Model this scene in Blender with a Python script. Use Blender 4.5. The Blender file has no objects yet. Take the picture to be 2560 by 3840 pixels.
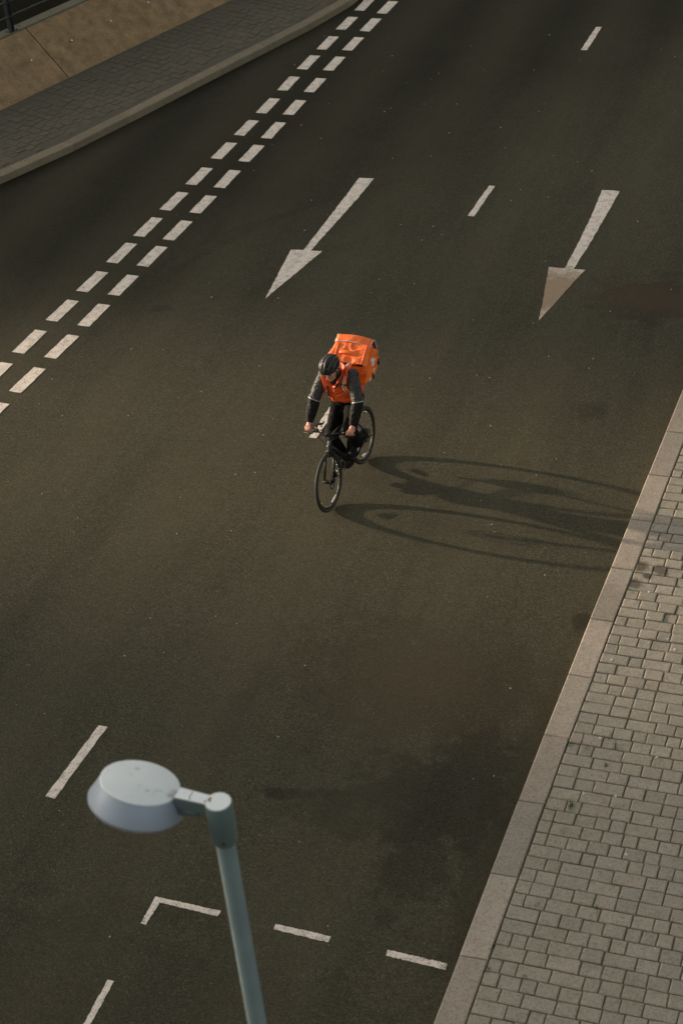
import bpy, bmesh, math, random
from mathutils import Vector, Matrix, Quaternion, noise

S = bpy.context.scene
V3 = lambda x, y, z: Vector((x, y, z))
COL = S.collection
R = math.radians
# ------------------------------------------------------------------ camera
PITCH, ROLL, YAW, CAMH = 0.614616, -0.109212, 0.395351, 12.4906
cam = bpy.data.objects.new('camera', bpy.data.cameras.new('camera'))
COL.objects.link(cam)
fw = Vector((-math.sin(YAW) * math.cos(PITCH), math.cos(YAW) * math.cos(PITCH), -math.sin(PITCH)))
rt = Vector((math.cos(YAW), math.sin(YAW), 0))
up = rt.cross(fw)
r2 = rt * math.cos(ROLL) + up * math.sin(ROLL)
u2 = up * math.cos(ROLL) - rt * math.sin(ROLL)
cam.matrix_world = Matrix(((r2.x, u2.x, -fw.x, 0), (r2.y, u2.y, -fw.y, 0), (r2.z, u2.z, -fw.z, CAMH), (0, 0, 0, 1)))
cam.data.sensor_fit = 'HORIZONTAL'
cam.data.sensor_width = 24
cam.data.lens = 7018.83 / 2560 * 24
cam.data.clip_start = 0.1
cam.data.clip_end = 6000
cam.data.dof.use_dof = True
cam.data.dof.focus_distance = 21.6
cam.data.dof.aperture_fstop = 2.7
S.camera = cam
# ------------------------------------------------------------------ light
SUN_EL, SUN_AZ = R(9.9), R(-85.5)            # azimuth from +Y, clockwise
SUN_STRENGTH, SKY_STRENGTH = 4.3, 0.15
world = bpy.data.worlds.new('World')
S.world = world
world.use_nodes = True
wn = world.node_tree
wn.nodes.clear()
sky = wn.nodes.new('ShaderNodeTexSky')
sky.sky_type = 'NISHITA'
sky.sun_disc = False
sky.sun_elevation = SUN_EL
sky.sun_rotation = SUN_AZ
sky.air_density = 1.0
sky.dust_density = 3.0
sky.ozone_density = 1.0
bg = wn.nodes.new('ShaderNodeBackground')
bg.inputs[1].default_value = SKY_STRENGTH
wo = wn.nodes.new('ShaderNodeOutputWorld')
hz = wn.nodes.new('ShaderNodeHueSaturation')      # thin high haze: a paler, greyer sky
hz.inputs['Saturation'].default_value = 0.30
wn.links.new(sky.outputs[0], hz.inputs['Color'])
tint = wn.nodes.new('ShaderNodeMix')
tint.data_type = 'RGBA'; tint.blend_type = 'MULTIPLY'
tint.inputs[0].default_value = 1.0
tint.inputs[7].default_value = (1.0, 0.955, 0.85, 1)
wn.links.new(hz.outputs[0], tint.inputs[6])
wn.links.new(tint.outputs[2], bg.inputs[0])
wn.links.new(bg.outputs[0], wo.inputs[0])
sun = bpy.data.objects.new('sun', bpy.data.lights.new('sun', 'SUN'))
COL.objects.link(sun)
sun.data.energy = SUN_STRENGTH
sun.data.angle = R(0.9)
sun.data.color = (1.0, 0.80, 0.58)
sd = Vector((math.sin(SUN_AZ) * math.cos(SUN_EL), math.cos(SUN_AZ) * math.cos(SUN_EL), math.sin(SUN_EL)))
sun.rotation_euler = sd.to_track_quat('Z', 'Y').to_euler()
S.view_settings.view_transform = 'Standard'
S.view_settings.look = 'None'
S.view_settings.exposure = 0.85
S.view_settings.gamma = 1.0

# ------------------------------------------------------------------ helpers
class MB:
    def __init__(s):
        s.v, s.f = [], []
    def add(s, vs, fs):
        o = len(s.v)
        s.v += [tuple(v) for v in vs]
        s.f += [tuple(i + o for i in f) for f in fs]
        return s
    def box(s, c, d, rot=None):
        vs = []
        for x, y, z in ((-1, -1, -1), (1, -1, -1), (1, 1, -1), (-1, 1, -1), (-1, -1, 1), (1, -1, 1), (1, 1, 1), (-1, 1, 1)):
            p = Vector((x * d[0] / 2, y * d[1] / 2, z * d[2] / 2))
            if rot: p = rot @ p
            vs.append(p + Vector(c))
        return s.add(vs, [(0, 3, 2, 1), (4, 5, 6, 7), (0, 1, 5, 4), (1, 2, 6, 5), (2, 3, 7, 6), (3, 0, 4, 7)])
    def tube(s, pts, rad, seg=10, caps=True, flat=None, up=None):
        pts = [Vector(p) for p in pts]
        if not isinstance(rad, list): rad = [rad] * len(pts)
        n = len(pts)
        vs, fs = [], []
        prev = None
        for i, p in enumerate(pts):
            t = (pts[min(i + 1, n - 1)] - pts[max(i - 1, 0)]).normalized()
            if prev is None:
                a = Vector(up) if up else (Vector((0, 0, 1)) if abs(t.z) < .9 else Vector((1, 0, 0)))
            else:
                a = prev
            a = (a - t * a.dot(t)).normalized()
            prev = a
            b = t.cross(a)
            r = rad[i]
            ra, rb = (r if hasattr(r, '__len__') else (r, r))
            for k in range(seg):
                q = 2 * math.pi * k / seg
                vs.append(p + a * (math.cos(q) * ra) + b * (math.sin(q) * rb))
        for i in range(n - 1):
            for k in range(seg):
                k2 = (k + 1) % seg
                fs.append((i * seg + k, i * seg + k2, (i + 1) * seg + k2, (i + 1) * seg + k))
        if caps:
            fs.append(tuple(range(seg - 1, -1, -1)))
            fs.append(tuple((n - 1) * seg + k for k in range(seg)))
        return s.add(vs, fs)
    def torus(s, c, R_, r, seg=48, sub=8, axis='y', flat=1.0):
        vs, fs = [], []
        for i in range(seg):
            a = 2 * math.pi * i / seg
            for k in range(sub):
                q = 2 * math.pi * k / sub
                rr = R_ + math.cos(q) * r
                w = math.sin(q) * r * flat
                vs.append(Vector(c) + Vector((math.cos(a) * rr, w, math.sin(a) * rr)))
        for i in range(seg):
            for k in range(sub):
                fs.append((i * sub + k, i * sub + (k + 1) % sub, ((i + 1) % seg) * sub + (k + 1) % sub, ((i + 1) % seg) * sub + k))
        return s.add(vs, fs)
    def ring(s, c, prof, seg=48):
        # prof: list of (radius, offset along y), closed loop
        vs, fs = [], []
        m = len(prof)
        for i in range(seg):
            a = 2 * math.pi * i / seg
            for r, w in prof:
                vs.append(Vector(c) + Vector((math.cos(a) * r, w, math.sin(a) * r)))
        for i in range(seg):
            for k in range(m):
                fs.append((i * m + k, i * m + (k + 1) % m, ((i + 1) % seg) * m + (k + 1) % m, ((i + 1) % seg) * m + k))
        return s.add(vs, fs)
    def disc(s, c, r, t, axis=(0, 1, 0), seg=20):
        a = Vector(axis).normalized() * (t / 2)
        return s.tube([Vector(c) - a, Vector(c) + a], r, seg)
    def ell(s, c, rad, seg=20, rings=12, rot=None):
        vs, fs = [], []
        for i in range(rings + 1):
            th = math.pi * i / rings
            for k in range(seg):
                ph = 2 * math.pi * k / seg
                p = Vector((math.sin(th) * math.cos(ph) * rad[0], math.sin(th) * math.sin(ph) * rad[1], math.cos(th) * rad[2]))
                if rot: p = rot @ p
                vs.append(p + Vector(c))
        for i in range(rings):
            for k in range(seg):
                fs.append((i * seg + k, (i + 1) * seg + k, (i + 1) * seg + (k + 1) % seg, i * seg + (k + 1) % seg))
        return s.add(vs, fs)
    def prism(s, poly, z0, z1):
        n = len(poly)
        vs = [(x, y, z0) for x, y in poly] + [(x, y, z1) for x, y in poly]
        fs = [tuple(range(n - 1, -1, -1)), tuple(range(n, 2 * n))]
        fs += [(i, (i + 1) % n, n + (i + 1) % n, n + i) for i in range(n)]
        return s.add(vs, fs)
    def sheet(s, grid, thick, close=False):
        # grid[i][j] points -> two-sided sheet with thickness
        ni, nj = len(grid), len(grid[0])
        g = [[Vector(p) for p in row] for row in grid]
        top, bot = [], []
        for i in range(ni):
            for j in range(nj):
                a = g[min(i + 1, ni - 1)][j] - g[max(i - 1, 0)][j]
                b = g[i][min(j + 1, nj - 1)] - g[i][max(j - 1, 0)]
                nn = a.cross(b)
                nn = nn.normalized() if nn.length > 1e-9 else Vector((0, 0, 1))
                top.append(g[i][j] + nn * (thick / 2)); bot.append(g[i][j] - nn * (thick / 2))
        N = ni * nj
        fs = []
        for i in range(ni - 1):
            for j in range(nj - 1):
                q = (i * nj + j, (i + 1) * nj + j, (i + 1) * nj + j + 1, i * nj + j + 1)
                fs.append(q); fs.append(tuple(N + k for k in reversed(q)))
        edge = [(i * nj) for i in range(ni)] + [(ni - 1) * nj + j for j in range(1, nj)] + [i * nj + nj - 1 for i in range(ni - 2, -1, -1)] + [j for j in range(nj - 2, 0, -1)]
        for k in range(len(edge)):
            a, b = edge[k], edge[(k + 1) % len(edge)]
            fs.append((b, a, N + a, N + b))
        return s.add(top + bot, fs)
    def mesh(s, name, smooth=False):
        m = bpy.data.meshes.new(name)
        m.from_pydata(s.v, [], s.f)
        bm = bmesh.new(); bm.from_mesh(m)
        bmesh.ops.remove_doubles(bm, verts=bm.verts, dist=1e-6)
        bmesh.ops.recalc_face_normals(bm, faces=bm.faces)
        bm.to_mesh(m); bm.free()
        if smooth:
            m.polygons.foreach_set('use_smooth', [True] * len(m.polygons))
        m.update()
        return m

def link(name, mesh, mat=None, parent=None, label=None, kind=None, cat=None, group=None):
    o = bpy.data.objects.new(name, mesh)
    COL.objects.link(o)
    if mat and mesh is not None:
        if not mesh.materials: mesh.materials.append(mat)
    if parent: o.parent = parent
    if label: o['label'] = label
    if kind: o['kind'] = kind
    if cat: o['category'] = cat
    if group: o['group'] = group
    return o
def part(name, mb, mat, parent, smooth=True, label=None, kind=None):
    return link(name, mb.mesh(name, smooth), mat, parent, label, kind)
def bev(o, w=.004, seg=2, ang=40):
    m = o.modifiers.new('bevel', 'BEVEL'); m.width = w; m.segments = seg; m.limit_method = 'ANGLE'; m.angle_limit = R(ang)
    return o
def remesh(mb, name, voxel=.01, smooth=4, wrinkle=0, wscale=12, fine=0):
    m = mb.mesh(name)
    o = bpy.data.objects.new('tmp', m); COL.objects.link(o)
    md = o.modifiers.new('r', 'REMESH'); md.mode = 'VOXEL'; md.voxel_size = voxel
    if smooth:
        sm = o.modifiers.new('s', 'SMOOTH'); sm.factor = .5; sm.iterations = smooth
    dg = bpy.context.evaluated_depsgraph_get()
    dg.update()
    me = bpy.data.meshes.new_from_object(o.evaluated_get(dg))
    bpy.data.objects.remove(o); bpy.data.meshes.remove(m)
    me.name = name
    if wrinkle:
        ns = [v.normal.copy() for v in me.vertices]
        for v, n_ in zip(me.vertices, ns):
            p = v.co
            q = Vector((p.x * wscale, p.y * wscale, p.z * wscale * 1.7))
            a = noise.noise(q) + .5 * noise.noise(q * 2.1)
            a = (1 - abs(a) * 2) * .6 + a * .5
            v.co = p + n_ * (a * wrinkle)
    me.polygons.foreach_set('use_smooth', [True] * len(me.polygons))
    me.update()
    return me

class NT:
    def __init__(s, name):
        s.m = bpy.data.materials.new(name); s.m.use_nodes = True
        s.t = s.m.node_tree; s.t.nodes.clear()
        s.out = s.n('ShaderNodeOutputMaterial'); s.b = s.n('ShaderNodeBsdfPrincipled')
        s.l(s.b.outputs[0], s.out.inputs[0])
    def n(s, typ, **k):
        x = s.t.nodes.new(typ)
        for a, v in k.items(): setattr(x, a, v)
        return x
    def l(s, a, b): s.t.links.new(a, b)
    def set(s, sock, v):
        if hasattr(v, 'is_linked') or hasattr(v, 'links'): s.l(v, sock)
        else: sock.default_value = v
    def pos(s): return s.n('ShaderNodeNewGeometry').outputs['Position']
    def obj(s): return s.n('ShaderNodeTexCoord').outputs['Object']
    def noise(s, vec, scale, detail=3, rough=.55, dist=0):
        x = s.n('ShaderNodeTexNoise'); s.l(vec, x.inputs['Vector'])
        x.inputs['Scale'].default_value = scale; x.inputs['Detail'].default_value = detail
        x.inputs['Roughness'].default_value = rough; x.inputs['Distortion'].default_value = dist
        return x.outputs['Fac']
    def voro(s, vec, scale, feat='F1', out='Distance'):
        x = s.n('ShaderNodeTexVoronoi'); x.feature = feat
        s.l(vec, x.inputs['Vector']); x.inputs['Scale'].default_value = scale
        return x.outputs[out]
    def ramp(s, fac, stops, interp='LINEAR'):
        x = s.n('ShaderNodeValToRGB'); x.color_ramp.interpolation = interp
        e = x.color_ramp.elements
        while len(e) < len(stops): e.new(.5)
        for el, (p, c) in zip(e, stops):
            el.position = p; el.color = (c, c, c, 1) if not hasattr(c, '__len__') else (*c, 1)
        s.l(fac, x.inputs[0]); return x.outputs[0]
    def mix(s, fac, a, b, mode='MIX'):
        x = s.n('ShaderNodeMix', data_type='RGBA', blend_type=mode)
        s.set(x.inputs[0], fac)
        for sock, v in ((x.inputs[6], a), (x.inputs[7], b)):
            if isinstance(v, tuple): sock.default_value = (*v, 1)
            else: s.l(v, sock)
        return x.outputs[2]
    def math(s, op, a, b=0.0, clamp=False):
        x = s.n('ShaderNodeMath', operation=op, use_clamp=clamp)
        s.set(x.inputs[0], a); s.set(x.inputs[1], b); return x.outputs[0]
    def vmath(s, op, a, b):
        x = s.n('ShaderNodeVectorMath', operation=op)
        s.set(x.inputs[0], a); s.set(x.inputs[1], b)
        return x.outputs['Value'] if op in ('DISTANCE', 'LENGTH') else x.outputs[0]
    def bump(s, h, strength=.3, dist=.01):
        x = s.n('ShaderNodeBump'); x.inputs['Strength'].default_value = strength; x.inputs['Distance'].default_value = dist
        s.l(h, x.inputs['Height']); s.l(x.outputs[0], s.b.inputs['Normal'])
    def base(s, c): s.set(s.b.inputs['Base Color'], (*c, 1) if isinstance(c, tuple) else c)
    def rough(s, c): s.set(s.b.inputs['Roughness'], c)
    def blob(s, vec, c, r, soft=.6, nz=None, amp=.5, squash=(1, 1, 1)):
        """soft noisy blob mask centred on c (world), radius r"""
        d = s.vmath('MULTIPLY', s.vmath('SUBTRACT', vec, Vector(c)), Vector(squash))
        d = s.math('DIVIDE', s.vmath('LENGTH', d, Vector((0, 0, 0))), r)
        if nz is not None: d = s.math('ADD', d, s.math('MULTIPLY', s.math('SUBTRACT', nz, .5), amp * 2))
        x = s.n('ShaderNodeMapRange'); x.interpolation_type = 'SMOOTHSTEP'
        s.l(d, x.inputs[0]); x.inputs[1].default_value = 1 - soft; x.inputs[2].default_value = 1
        x.inputs[3].default_value = 1; x.inputs[4].default_value = 0
        return x.outputs[0]

def simple(name, c1, c2=None, scale=20, rough=.6, metal=0, bump=0, bscale=60, spec=.5, coat=0, sheen=0):
    n = NT(name)
    v = n.obj()
    f = n.noise(v, scale, 4)
    c2 = c2 or tuple(x * .75 for x in c1)
    n.base(n.mix(n.ramp(f, [(.35, 0.0), (.65, 1.0)]), c1, c2))
    n.rough(n.math('ADD', n.math('MULTIPLY', f, .16), rough - .08))
    n.b.inputs['Metallic'].default_value = metal
    n.b.inputs['Specular IOR Level'].default_value = spec
    n.b.inputs['Coat Weight'].default_value = coat
    if sheen: n.b.inputs['Sheen Weight'].default_value = sheen
    if bump: n.bump(n.noise(v, bscale, 3), bump, .004)
    return n.m

# ------------------------------------------------------------------ materials
def asphalt_mat():
    n = NT('asphalt')
    P = n.pos()
    big = n.noise(P, .22, 4, .6)
    mid = n.noise(P, 1.3, 5, .65)
    fine = n.noise(P, 60, 3, .7)
    gr = n.voro(P, 85, out='Color')
    gf = n.noise(P, 42, 3, .75)
    sep = n.n('ShaderNodeSeparateColor'); n.l(gr, sep.inputs[0])
    c = n.mix(n.ramp(big, [(.35, 0.0), (.68, 1.0)]), (.058, .0555, .0385), (.073, .0675, .047))
    c = n.mix(n.math('MULTIPLY', n.ramp(mid, [(.42, 0.0), (.7, 1.0)]), .55), c, (.068, .056, .038))
    # aggregate
    c = n.mix(n.math('MULTIPLY', n.ramp(sep.outputs[0], [(.60, 0.0), (1.0, 1.0)]), .75), c, (.120, .110, .083))
    c = n.mix(n.math('MULTIPLY', n.ramp(sep.outputs[1], [(.55, 0.0), (1.0, 1.0)]), .8), c, (.030, .028, .021))
    c = n.mix(n.ramp(sep.outputs[2], [(.990, 0.0), (1.0, .45)]), c, (.22, .21, .18))
    c = n.mix(n.math('MULTIPLY', n.ramp(gf, [(.38, 1.0), (.55, 0.0)]), .45), c, n.mix(1.0, c, (.55, .55, .52), 'MULTIPLY'))
    c = n.mix(n.math('MULTIPLY', n.ramp(gf, [(.55, 0.0), (.70, 1.0)]), .35), c, n.mix(1.0, c, (1.7, 1.62, 1.5), 'MULTIPLY'))
    c = n.mix(n.math('MULTIPLY', n.ramp(fine, [(.35, 0.0), (.65, 1.0)]), .35), c, n.mix(1.0, c, (.55, .55, .55), 'MULTIPLY'))
    # asphalt grows darker towards the far left
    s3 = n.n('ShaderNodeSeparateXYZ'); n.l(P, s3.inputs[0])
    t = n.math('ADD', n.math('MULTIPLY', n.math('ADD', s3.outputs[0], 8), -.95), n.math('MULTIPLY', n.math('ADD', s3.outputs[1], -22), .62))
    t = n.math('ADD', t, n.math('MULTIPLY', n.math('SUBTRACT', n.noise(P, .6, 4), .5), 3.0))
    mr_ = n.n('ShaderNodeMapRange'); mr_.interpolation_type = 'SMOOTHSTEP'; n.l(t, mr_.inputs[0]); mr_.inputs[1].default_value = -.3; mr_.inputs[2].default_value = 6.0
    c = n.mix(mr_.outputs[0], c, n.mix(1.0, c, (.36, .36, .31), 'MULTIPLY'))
    mpn = n.n('ShaderNodeMapping'); n.l(P, mpn.inputs[0]); mpn.inputs['Scale'].default_value = (1.6, .22, 1)
    stk = n.noise(mpn.outputs[0], 1.6, 5, .65)
    c = n.mix(n.math('MULTIPLY', n.ramp(stk, [(.38, 1.0), (.5, 0.0)]), .30), c, n.mix(1.0, c, (.66, .66, .64), 'MULTIPLY'))
    c = n.mix(n.math('MULTIPLY', n.ramp(stk, [(.54, 0.0), (.68, 1.0)]), .30), c, n.mix(1.0, c, (1.35, 1.28, 1.2), 'MULTIPLY'))
    pat = n.noise(P, 5.5, 6, .7)
    c = n.mix(n.math('MULTIPLY', n.ramp(pat, [(.36, 1.0), (.48, 0.0)]), .30), c, n.mix(1.0, c, (.68, .67, .64), 'MULTIPLY'))
    # stains: oil and wet patches with their own outline
    nz = n.noise(P, 3.2, 7, .75)
    dark = None
    for (x, y, r, sx, sy, k) in ((-4.42, 12.05, .75, .75, 1.0, .62), (-4.14, 12.6, .55, 1.3, .8, .6), (-4.95, 11.72, .6, .6, 1.6, .42), (-5.89, 11.78, .17, .7, 1.6, .7), (-5.72, 11.83, .15, .7, 1.6, .6),
                              (-5.32, 11.88, .2, .7, 1.5, .6), (-5.1, 11.55, .3, .5, 1.5, .5), (-4.35, 11.3, .5, 1.4, .6, .45), (-4.25, 21.8, .75, .8, 1.1, .55), (-10.9, 20.45, .17, 1, 1.4, .75), (-4.5, 19.0, .25, 1, 1, .4), (-3.66, 15.0, .14, 1, 1, .8),
                              (-5.0, 13.7, 1.3, .7, 1.3, .25), (-6.6, 9.2, 1.2, .5, 1.2, .25), (-3.72, 12.0, .5, 2.5, .22, .4)):
        m = n.math('MULTIPLY', n.blob(P, (x, y, 0), r * 1.1, .45, nz, 1.5, (sx, sy, 0)), k)
        dark = m if dark is None else n.math('MAXIMUM', dark, m)
    c = n.mix(dark, c, n.mix(1.0, c, (.30, .29, .27), 'MULTIPLY'))
    rust = n.math('MULTIPLY', n.blob(P, (-4.3, 21.85, 0), .8, .9, nz, .6, (.8, 1.2, 0)), .55)
    rust = n.math('MAXIMUM', rust, n.math('MULTIPLY', n.blob(P, (-4.9, 13.6, 0), 1.5, .9, nz, 1.1, (.8, 1.2, 0)), .30))
    rust = n.math('MAXIMUM', rust, n.math('MULTIPLY', n.blob(P, (-5.7, 21.9, 0), .5, .9, nz, .6, (.8, 1.2, 0)), .35))
    c = n.mix(rust, c, (.066, .042, .024))
    # wheel tracks along the lanes, worn a little paler and browner
    sx = n.n('ShaderNodeSeparateXYZ'); n.l(P, sx.inputs[0])
    wv = n.math('ADD', n.math('MULTIPLY', n.math('SINE', n.math('MULTIPLY', n.math('ADD', sx.outputs[0], n.math('MULTIPLY', nz, .5)), 3.5)), .5), .5)
    c = n.mix(n.math('MULTIPLY', wv, .22), c, (.088, .075, .052))
    # faint curved tyre marks swinging into the far left lane
    for cx, cy, rr_, wd, k in ((-4.59, 19.36, 6.90, .16, .42), (-4.59, 19.36, 5.45, .14, .22), (-7.99, 20.61, 3.56, .13, .34)):
        dd = n.math('ABSOLUTE', n.math('SUBTRACT', n.vmath('DISTANCE', n.vmath('MULTIPLY', P, V3(1, 1, 0)), V3(cx, cy, 0)), rr_))
        mk = n.ramp(n.math('DIVIDE', dd, wd), [(0.0, 1.0), (1.0, 0.0)], 'EASE')
        mk = n.math('MULTIPLY', n.math('MULTIPLY', mk, n.ramp(nz, [(.35, 0.0), (.6, 1.0)])), n.blob(P, (cx - rr_ * .8, cy + rr_ * .45, 0), rr_ * .62, .7, None, 0, (1, 1, 0)))
        c = n.mix(n.math('MULTIPLY', mk, k), c, n.mix(1.0, c, (.45, .45, .43), 'MULTIPLY'))
    c = n.mix(1.0, c, (1.0, 1.0, .925), 'MULTIPLY')
    n.base(c)
    n.rough(n.math('SUBTRACT', n.math('ADD', .78, n.math('MULTIPLY', mid, .15)), n.math('MULTIPLY', dark, .22)))
    n.b.inputs['Specular IOR Level'].default_value = .12
    h = n.math('ADD', n.voro(P, 150), n.math('MULTIPLY', n.noise(P, 30, 4), .8))
    n.bump(h, .5, .004)
    return n.m
def granite(name, c1, c2, stains=(), rnd=.25, moss=0):
    n = NT(name)
    P = n.pos()
    rn = n.n('ShaderNodeObjectInfo').outputs['Random']
    isl = n.n('ShaderNodeNewGeometry').outputs['Random Per Island']
    wn_ = n.n('ShaderNodeTexWhiteNoise', noise_dimensions='2D')
    cb = n.n('ShaderNodeCombineXYZ'); n.l(rn, cb.inputs[0]); n.l(isl, cb.inputs[1]); n.l(cb.outputs[0], wn_.inputs['Vector'])
    f = n.noise(P, 5, 5, .6)
    g = n.noise(P, 170, 2, .7)
    c = n.mix(n.ramp(f, [(.3, 0.0), (.7, 1.0)]), c1, c2)
    c = n.mix(wn_.outputs['Value'], n.mix(1.0, c, (1 - rnd,) * 3, 'MULTIPLY'), n.mix(1.0, c, (1 + rnd * .7, 1 + rnd * .65, 1 + rnd * .6), 'MULTIPLY'))
    sc = n.n('ShaderNodeSeparateColor'); n.l(wn_.outputs['Color'], sc.inputs[0])
    c = n.mix(n.math('MULTIPLY', n.ramp(sc.outputs[1], [(.5, 0.0), (1.0, 1.0)]), .5), c, n.mix(1.0, c, (.96, 1.0, 1.05), 'MULTIPLY'))
    c = n.mix(n.math('MULTIPLY', n.ramp(g, [(.3, 1.0), (.6, 0.0)]), .5), c, n.mix(1.0, c, (.55, .54, .52), 'MULTIPLY'))
    nz = n.noise(P, 9, 5, .65)
    mo = n.noise(P, 40, 5, .75)
    c = n.mix(n.math('MULTIPLY', n.ramp(mo, [(.50, 0.0), (.64, 1.0)]), .7), c, n.mix(1.0, c, (.58, .56, .50), 'MULTIPLY'))
    c = n.mix(n.math('MULTIPLY', n.ramp(mo, [(.36, 1.0), (.48, 0.0)]), .5), c, n.mix(1.0, c, (1.22, 1.21, 1.18), 'MULTIPLY'))
    c = n.mix(n.math('MULTIPLY', n.ramp(nz, [(.5, 0.0), (.75, 1.0)]), .35), c, n.mix(1.0, c, (.62, .58, .50), 'MULTIPLY'))
    if moss:
        mz = n.noise(P, 1.1, 4, .6)
        c = n.mix(n.math('MULTIPLY', n.ramp(mz, [(.52, 0.0), (.7, 1.0)]), moss), c, n.mix(1.0, c, (.78, .80, .55), 'MULTIPLY'))
    d = None
    for (x, y, r, k) in stains:
        m = n.math('MULTIPLY', n.blob(P, (x, y, 0), r, .6, nz, .9, (1, 1, 0)), k)
        d = m if d is None else n.math('MAXIMUM', d, m)
    if d is not None: c = n.mix(d, c, (.035, .028, .016))
    n.base(c); n.rough(.82)
    n.b.inputs['Specular IOR Level'].default_value = .35
    n.bump(n.math('ADD', n.noise(P, 90, 3, .7), n.math('MULTIPLY', n.noise(P, 22, 3), 1.2)), .5, .004)
    return n.m
def paint_mat():
    n = NT('road_paint')
    P = n.pos()
    f = n.noise(P, 3, 4); g = n.noise(P, 70, 4, .75); w = n.noise(P, 9, 5, .7)
    c = n.mix(f, (.70, .615, .545), (.78, .69, .615))
    c = n.mix(n.math('MULTIPLY', n.ramp(w, [(.45, 0.0), (.75, 1.0)]), .45), c, (.42, .36, .31))
    c = n.mix(n.ramp(n.math('ADD', g, n.math('MULTIPLY', w, .45)), [(.76, 0.0), (.86, .8)]), c, (.10, .09, .075))
    st = n.blob(P, (-5.68, 21.80, 0), 1.02, .7, n.noise(P, 7, 6, .75), .55, (1, 1, 0))
    c = n.mix(n.math('MULTIPLY', st, .9), c, (.25, .165, .09))
    n.base(c); n.rough(.7); n.bump(n.math('ADD', g, n.voro(P, 95)), .35, .004)
    return n.m
M = dict(
    asphalt=asphalt_mat(), paint=paint_mat(),
    kerb=granite('kerb_granite', (.375, .32, .265), (.33, .285, .24), ((-3.43, 15.2, .45, .25),), .20),
    paver=granite('paver_granite', (.345, .305, .252), (.292, .26, .216), ((-3.229, 15.89, .13, .8), (-3.034, 15.88, .12, .75), (-3.131, 15.74, .07, .8), (-3.223, 15.58, .12, .75)), .09, .2),
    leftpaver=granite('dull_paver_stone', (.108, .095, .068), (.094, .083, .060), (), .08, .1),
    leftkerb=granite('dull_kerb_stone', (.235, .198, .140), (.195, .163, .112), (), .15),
    ochre=granite('ochre_stone', (.345, .235, .125), (.19, .134, .075), (), .1, .3),
    coping=granite('coping_concrete', (.13, .115, .08), (.10, .09, .06), (), .1, .4),
    joint=simple('joint_grit', (.105, .085, .050), (.082, .078, .036), 14, .95, bump=.5),
    soil=simple('dark_soil', (.010, .009, .005), (.006, .007, .003), 1.5, .95, bump=.6, bscale=9, spec=.03),
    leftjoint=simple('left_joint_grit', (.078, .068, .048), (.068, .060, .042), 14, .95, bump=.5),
    moss=simple('moss_green', (.05, .09, .015), (.03, .06, .01), 30, .9),
    chip=simple('pale_stone_chip', (.42, .40, .36), (.25, .23, .2), 300, .8),
    gum=simple('pale_gum', (.50, .48, .45), (.38, .36, .33), 120, .7),
    shade_block_wall=simple('shade_block_plaster', (.40, .36, .30), (.33, .3, .25), .6, .9),
)

# ------------------------------------------------------------------ ground, road
def lerp(a, b, t): return a + (b - a) * t
def poly_at(pts, t):
    """point at length t along a polyline, straight beyond both ends"""
    pts = [Vector(p) for p in pts]
    if t < 0:
        d = (pts[1] - pts[0]).normalized(); return pts[0] + d * t, d
    for a, b in zip(pts, pts[1:]):
        L = (b - a).length
        if t <= L: return a + (b - a) * (t / L), (b - a) / L
        t -= L
    d = (pts[-1] - pts[-2]).normalized(); return pts[-1] + d * t, d
ZP = .12
LK = [(-24.0, 13.2), (-20.6, 16.6), (-17.9, 19.7), (-16.35, 21.7), (-15.15, 23.76), (-14.51, 25.04), (-13.90, 26.55), (-13.35, 28.0), (-12.82, 29.35), (-12.33, 30.6), (-11.99, 31.7), (-11.75, 33.2), (-11.62, 35.0), (-11.55, 40), (-11.5, 70)]
KO = [(-3.46, 19.52), (-3.502, 17.621), (-3.522, 16.721), (-3.539, 15.814), (-3.563, 14.91), (-3.58, 13.991), (-3.599, 13.069), (-3.61, 12.136), (-3.616, 11.187), (-3.622, 10.207)]
KO_far = [(-3.30, 28.0), (-3.38, 23.7)] + KO + [(-3.63, 9.25), (-3.645, 8.3), (-3.66, 7.35), (-3.68, 6.4), (-3.70, 5.45), (-3.72, 4.5)]
def right_x(y):
    k = KO_far
    for a, b in zip(k, k[1:]):
        if b[1] <= y <= a[1]:
            return lerp(b[0], a[0], (y - b[1]) / (a[1] - b[1]))
    return k[0][0] + (y - k[0][1]) * .018 if y > k[0][1] else k[-1][0] - (k[-1][1] - y) * .02

ground = link('ground', MB().add([(-2500, -2500, -3.5), (2500, -2500, -3.5), (2500, 2500, -3.5), (-2500, 2500, -3.5)], [(0, 1, 2, 3)]).mesh('ground'), M['soil'], kind='structure', label='dark low ground beyond the railing and out to the horizon')
rp = [(-26, -30), (30, -30), (30, 110), (-11.5, 110)] + [(x, y) for x, y in reversed(LK)] + [(-26, 11.2)]
bmr = bmesh.new()
f_ = bmr.faces.new([bmr.verts.new((x, y, 0)) for x, y in rp])
bmesh.ops.triangulate(bmr, faces=[f_])
mr = bpy.data.meshes.new('road'); bmesh.ops.recalc_face_normals(bmr, faces=bmr.faces)
bmr.to_mesh(mr); bmr.free()
if mr.polygons[0].normal.z < 0: mr.flip_normals()
road = link('road', mr, M['asphalt'], kind='structure', label='dark asphalt road surface seen from above')

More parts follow.
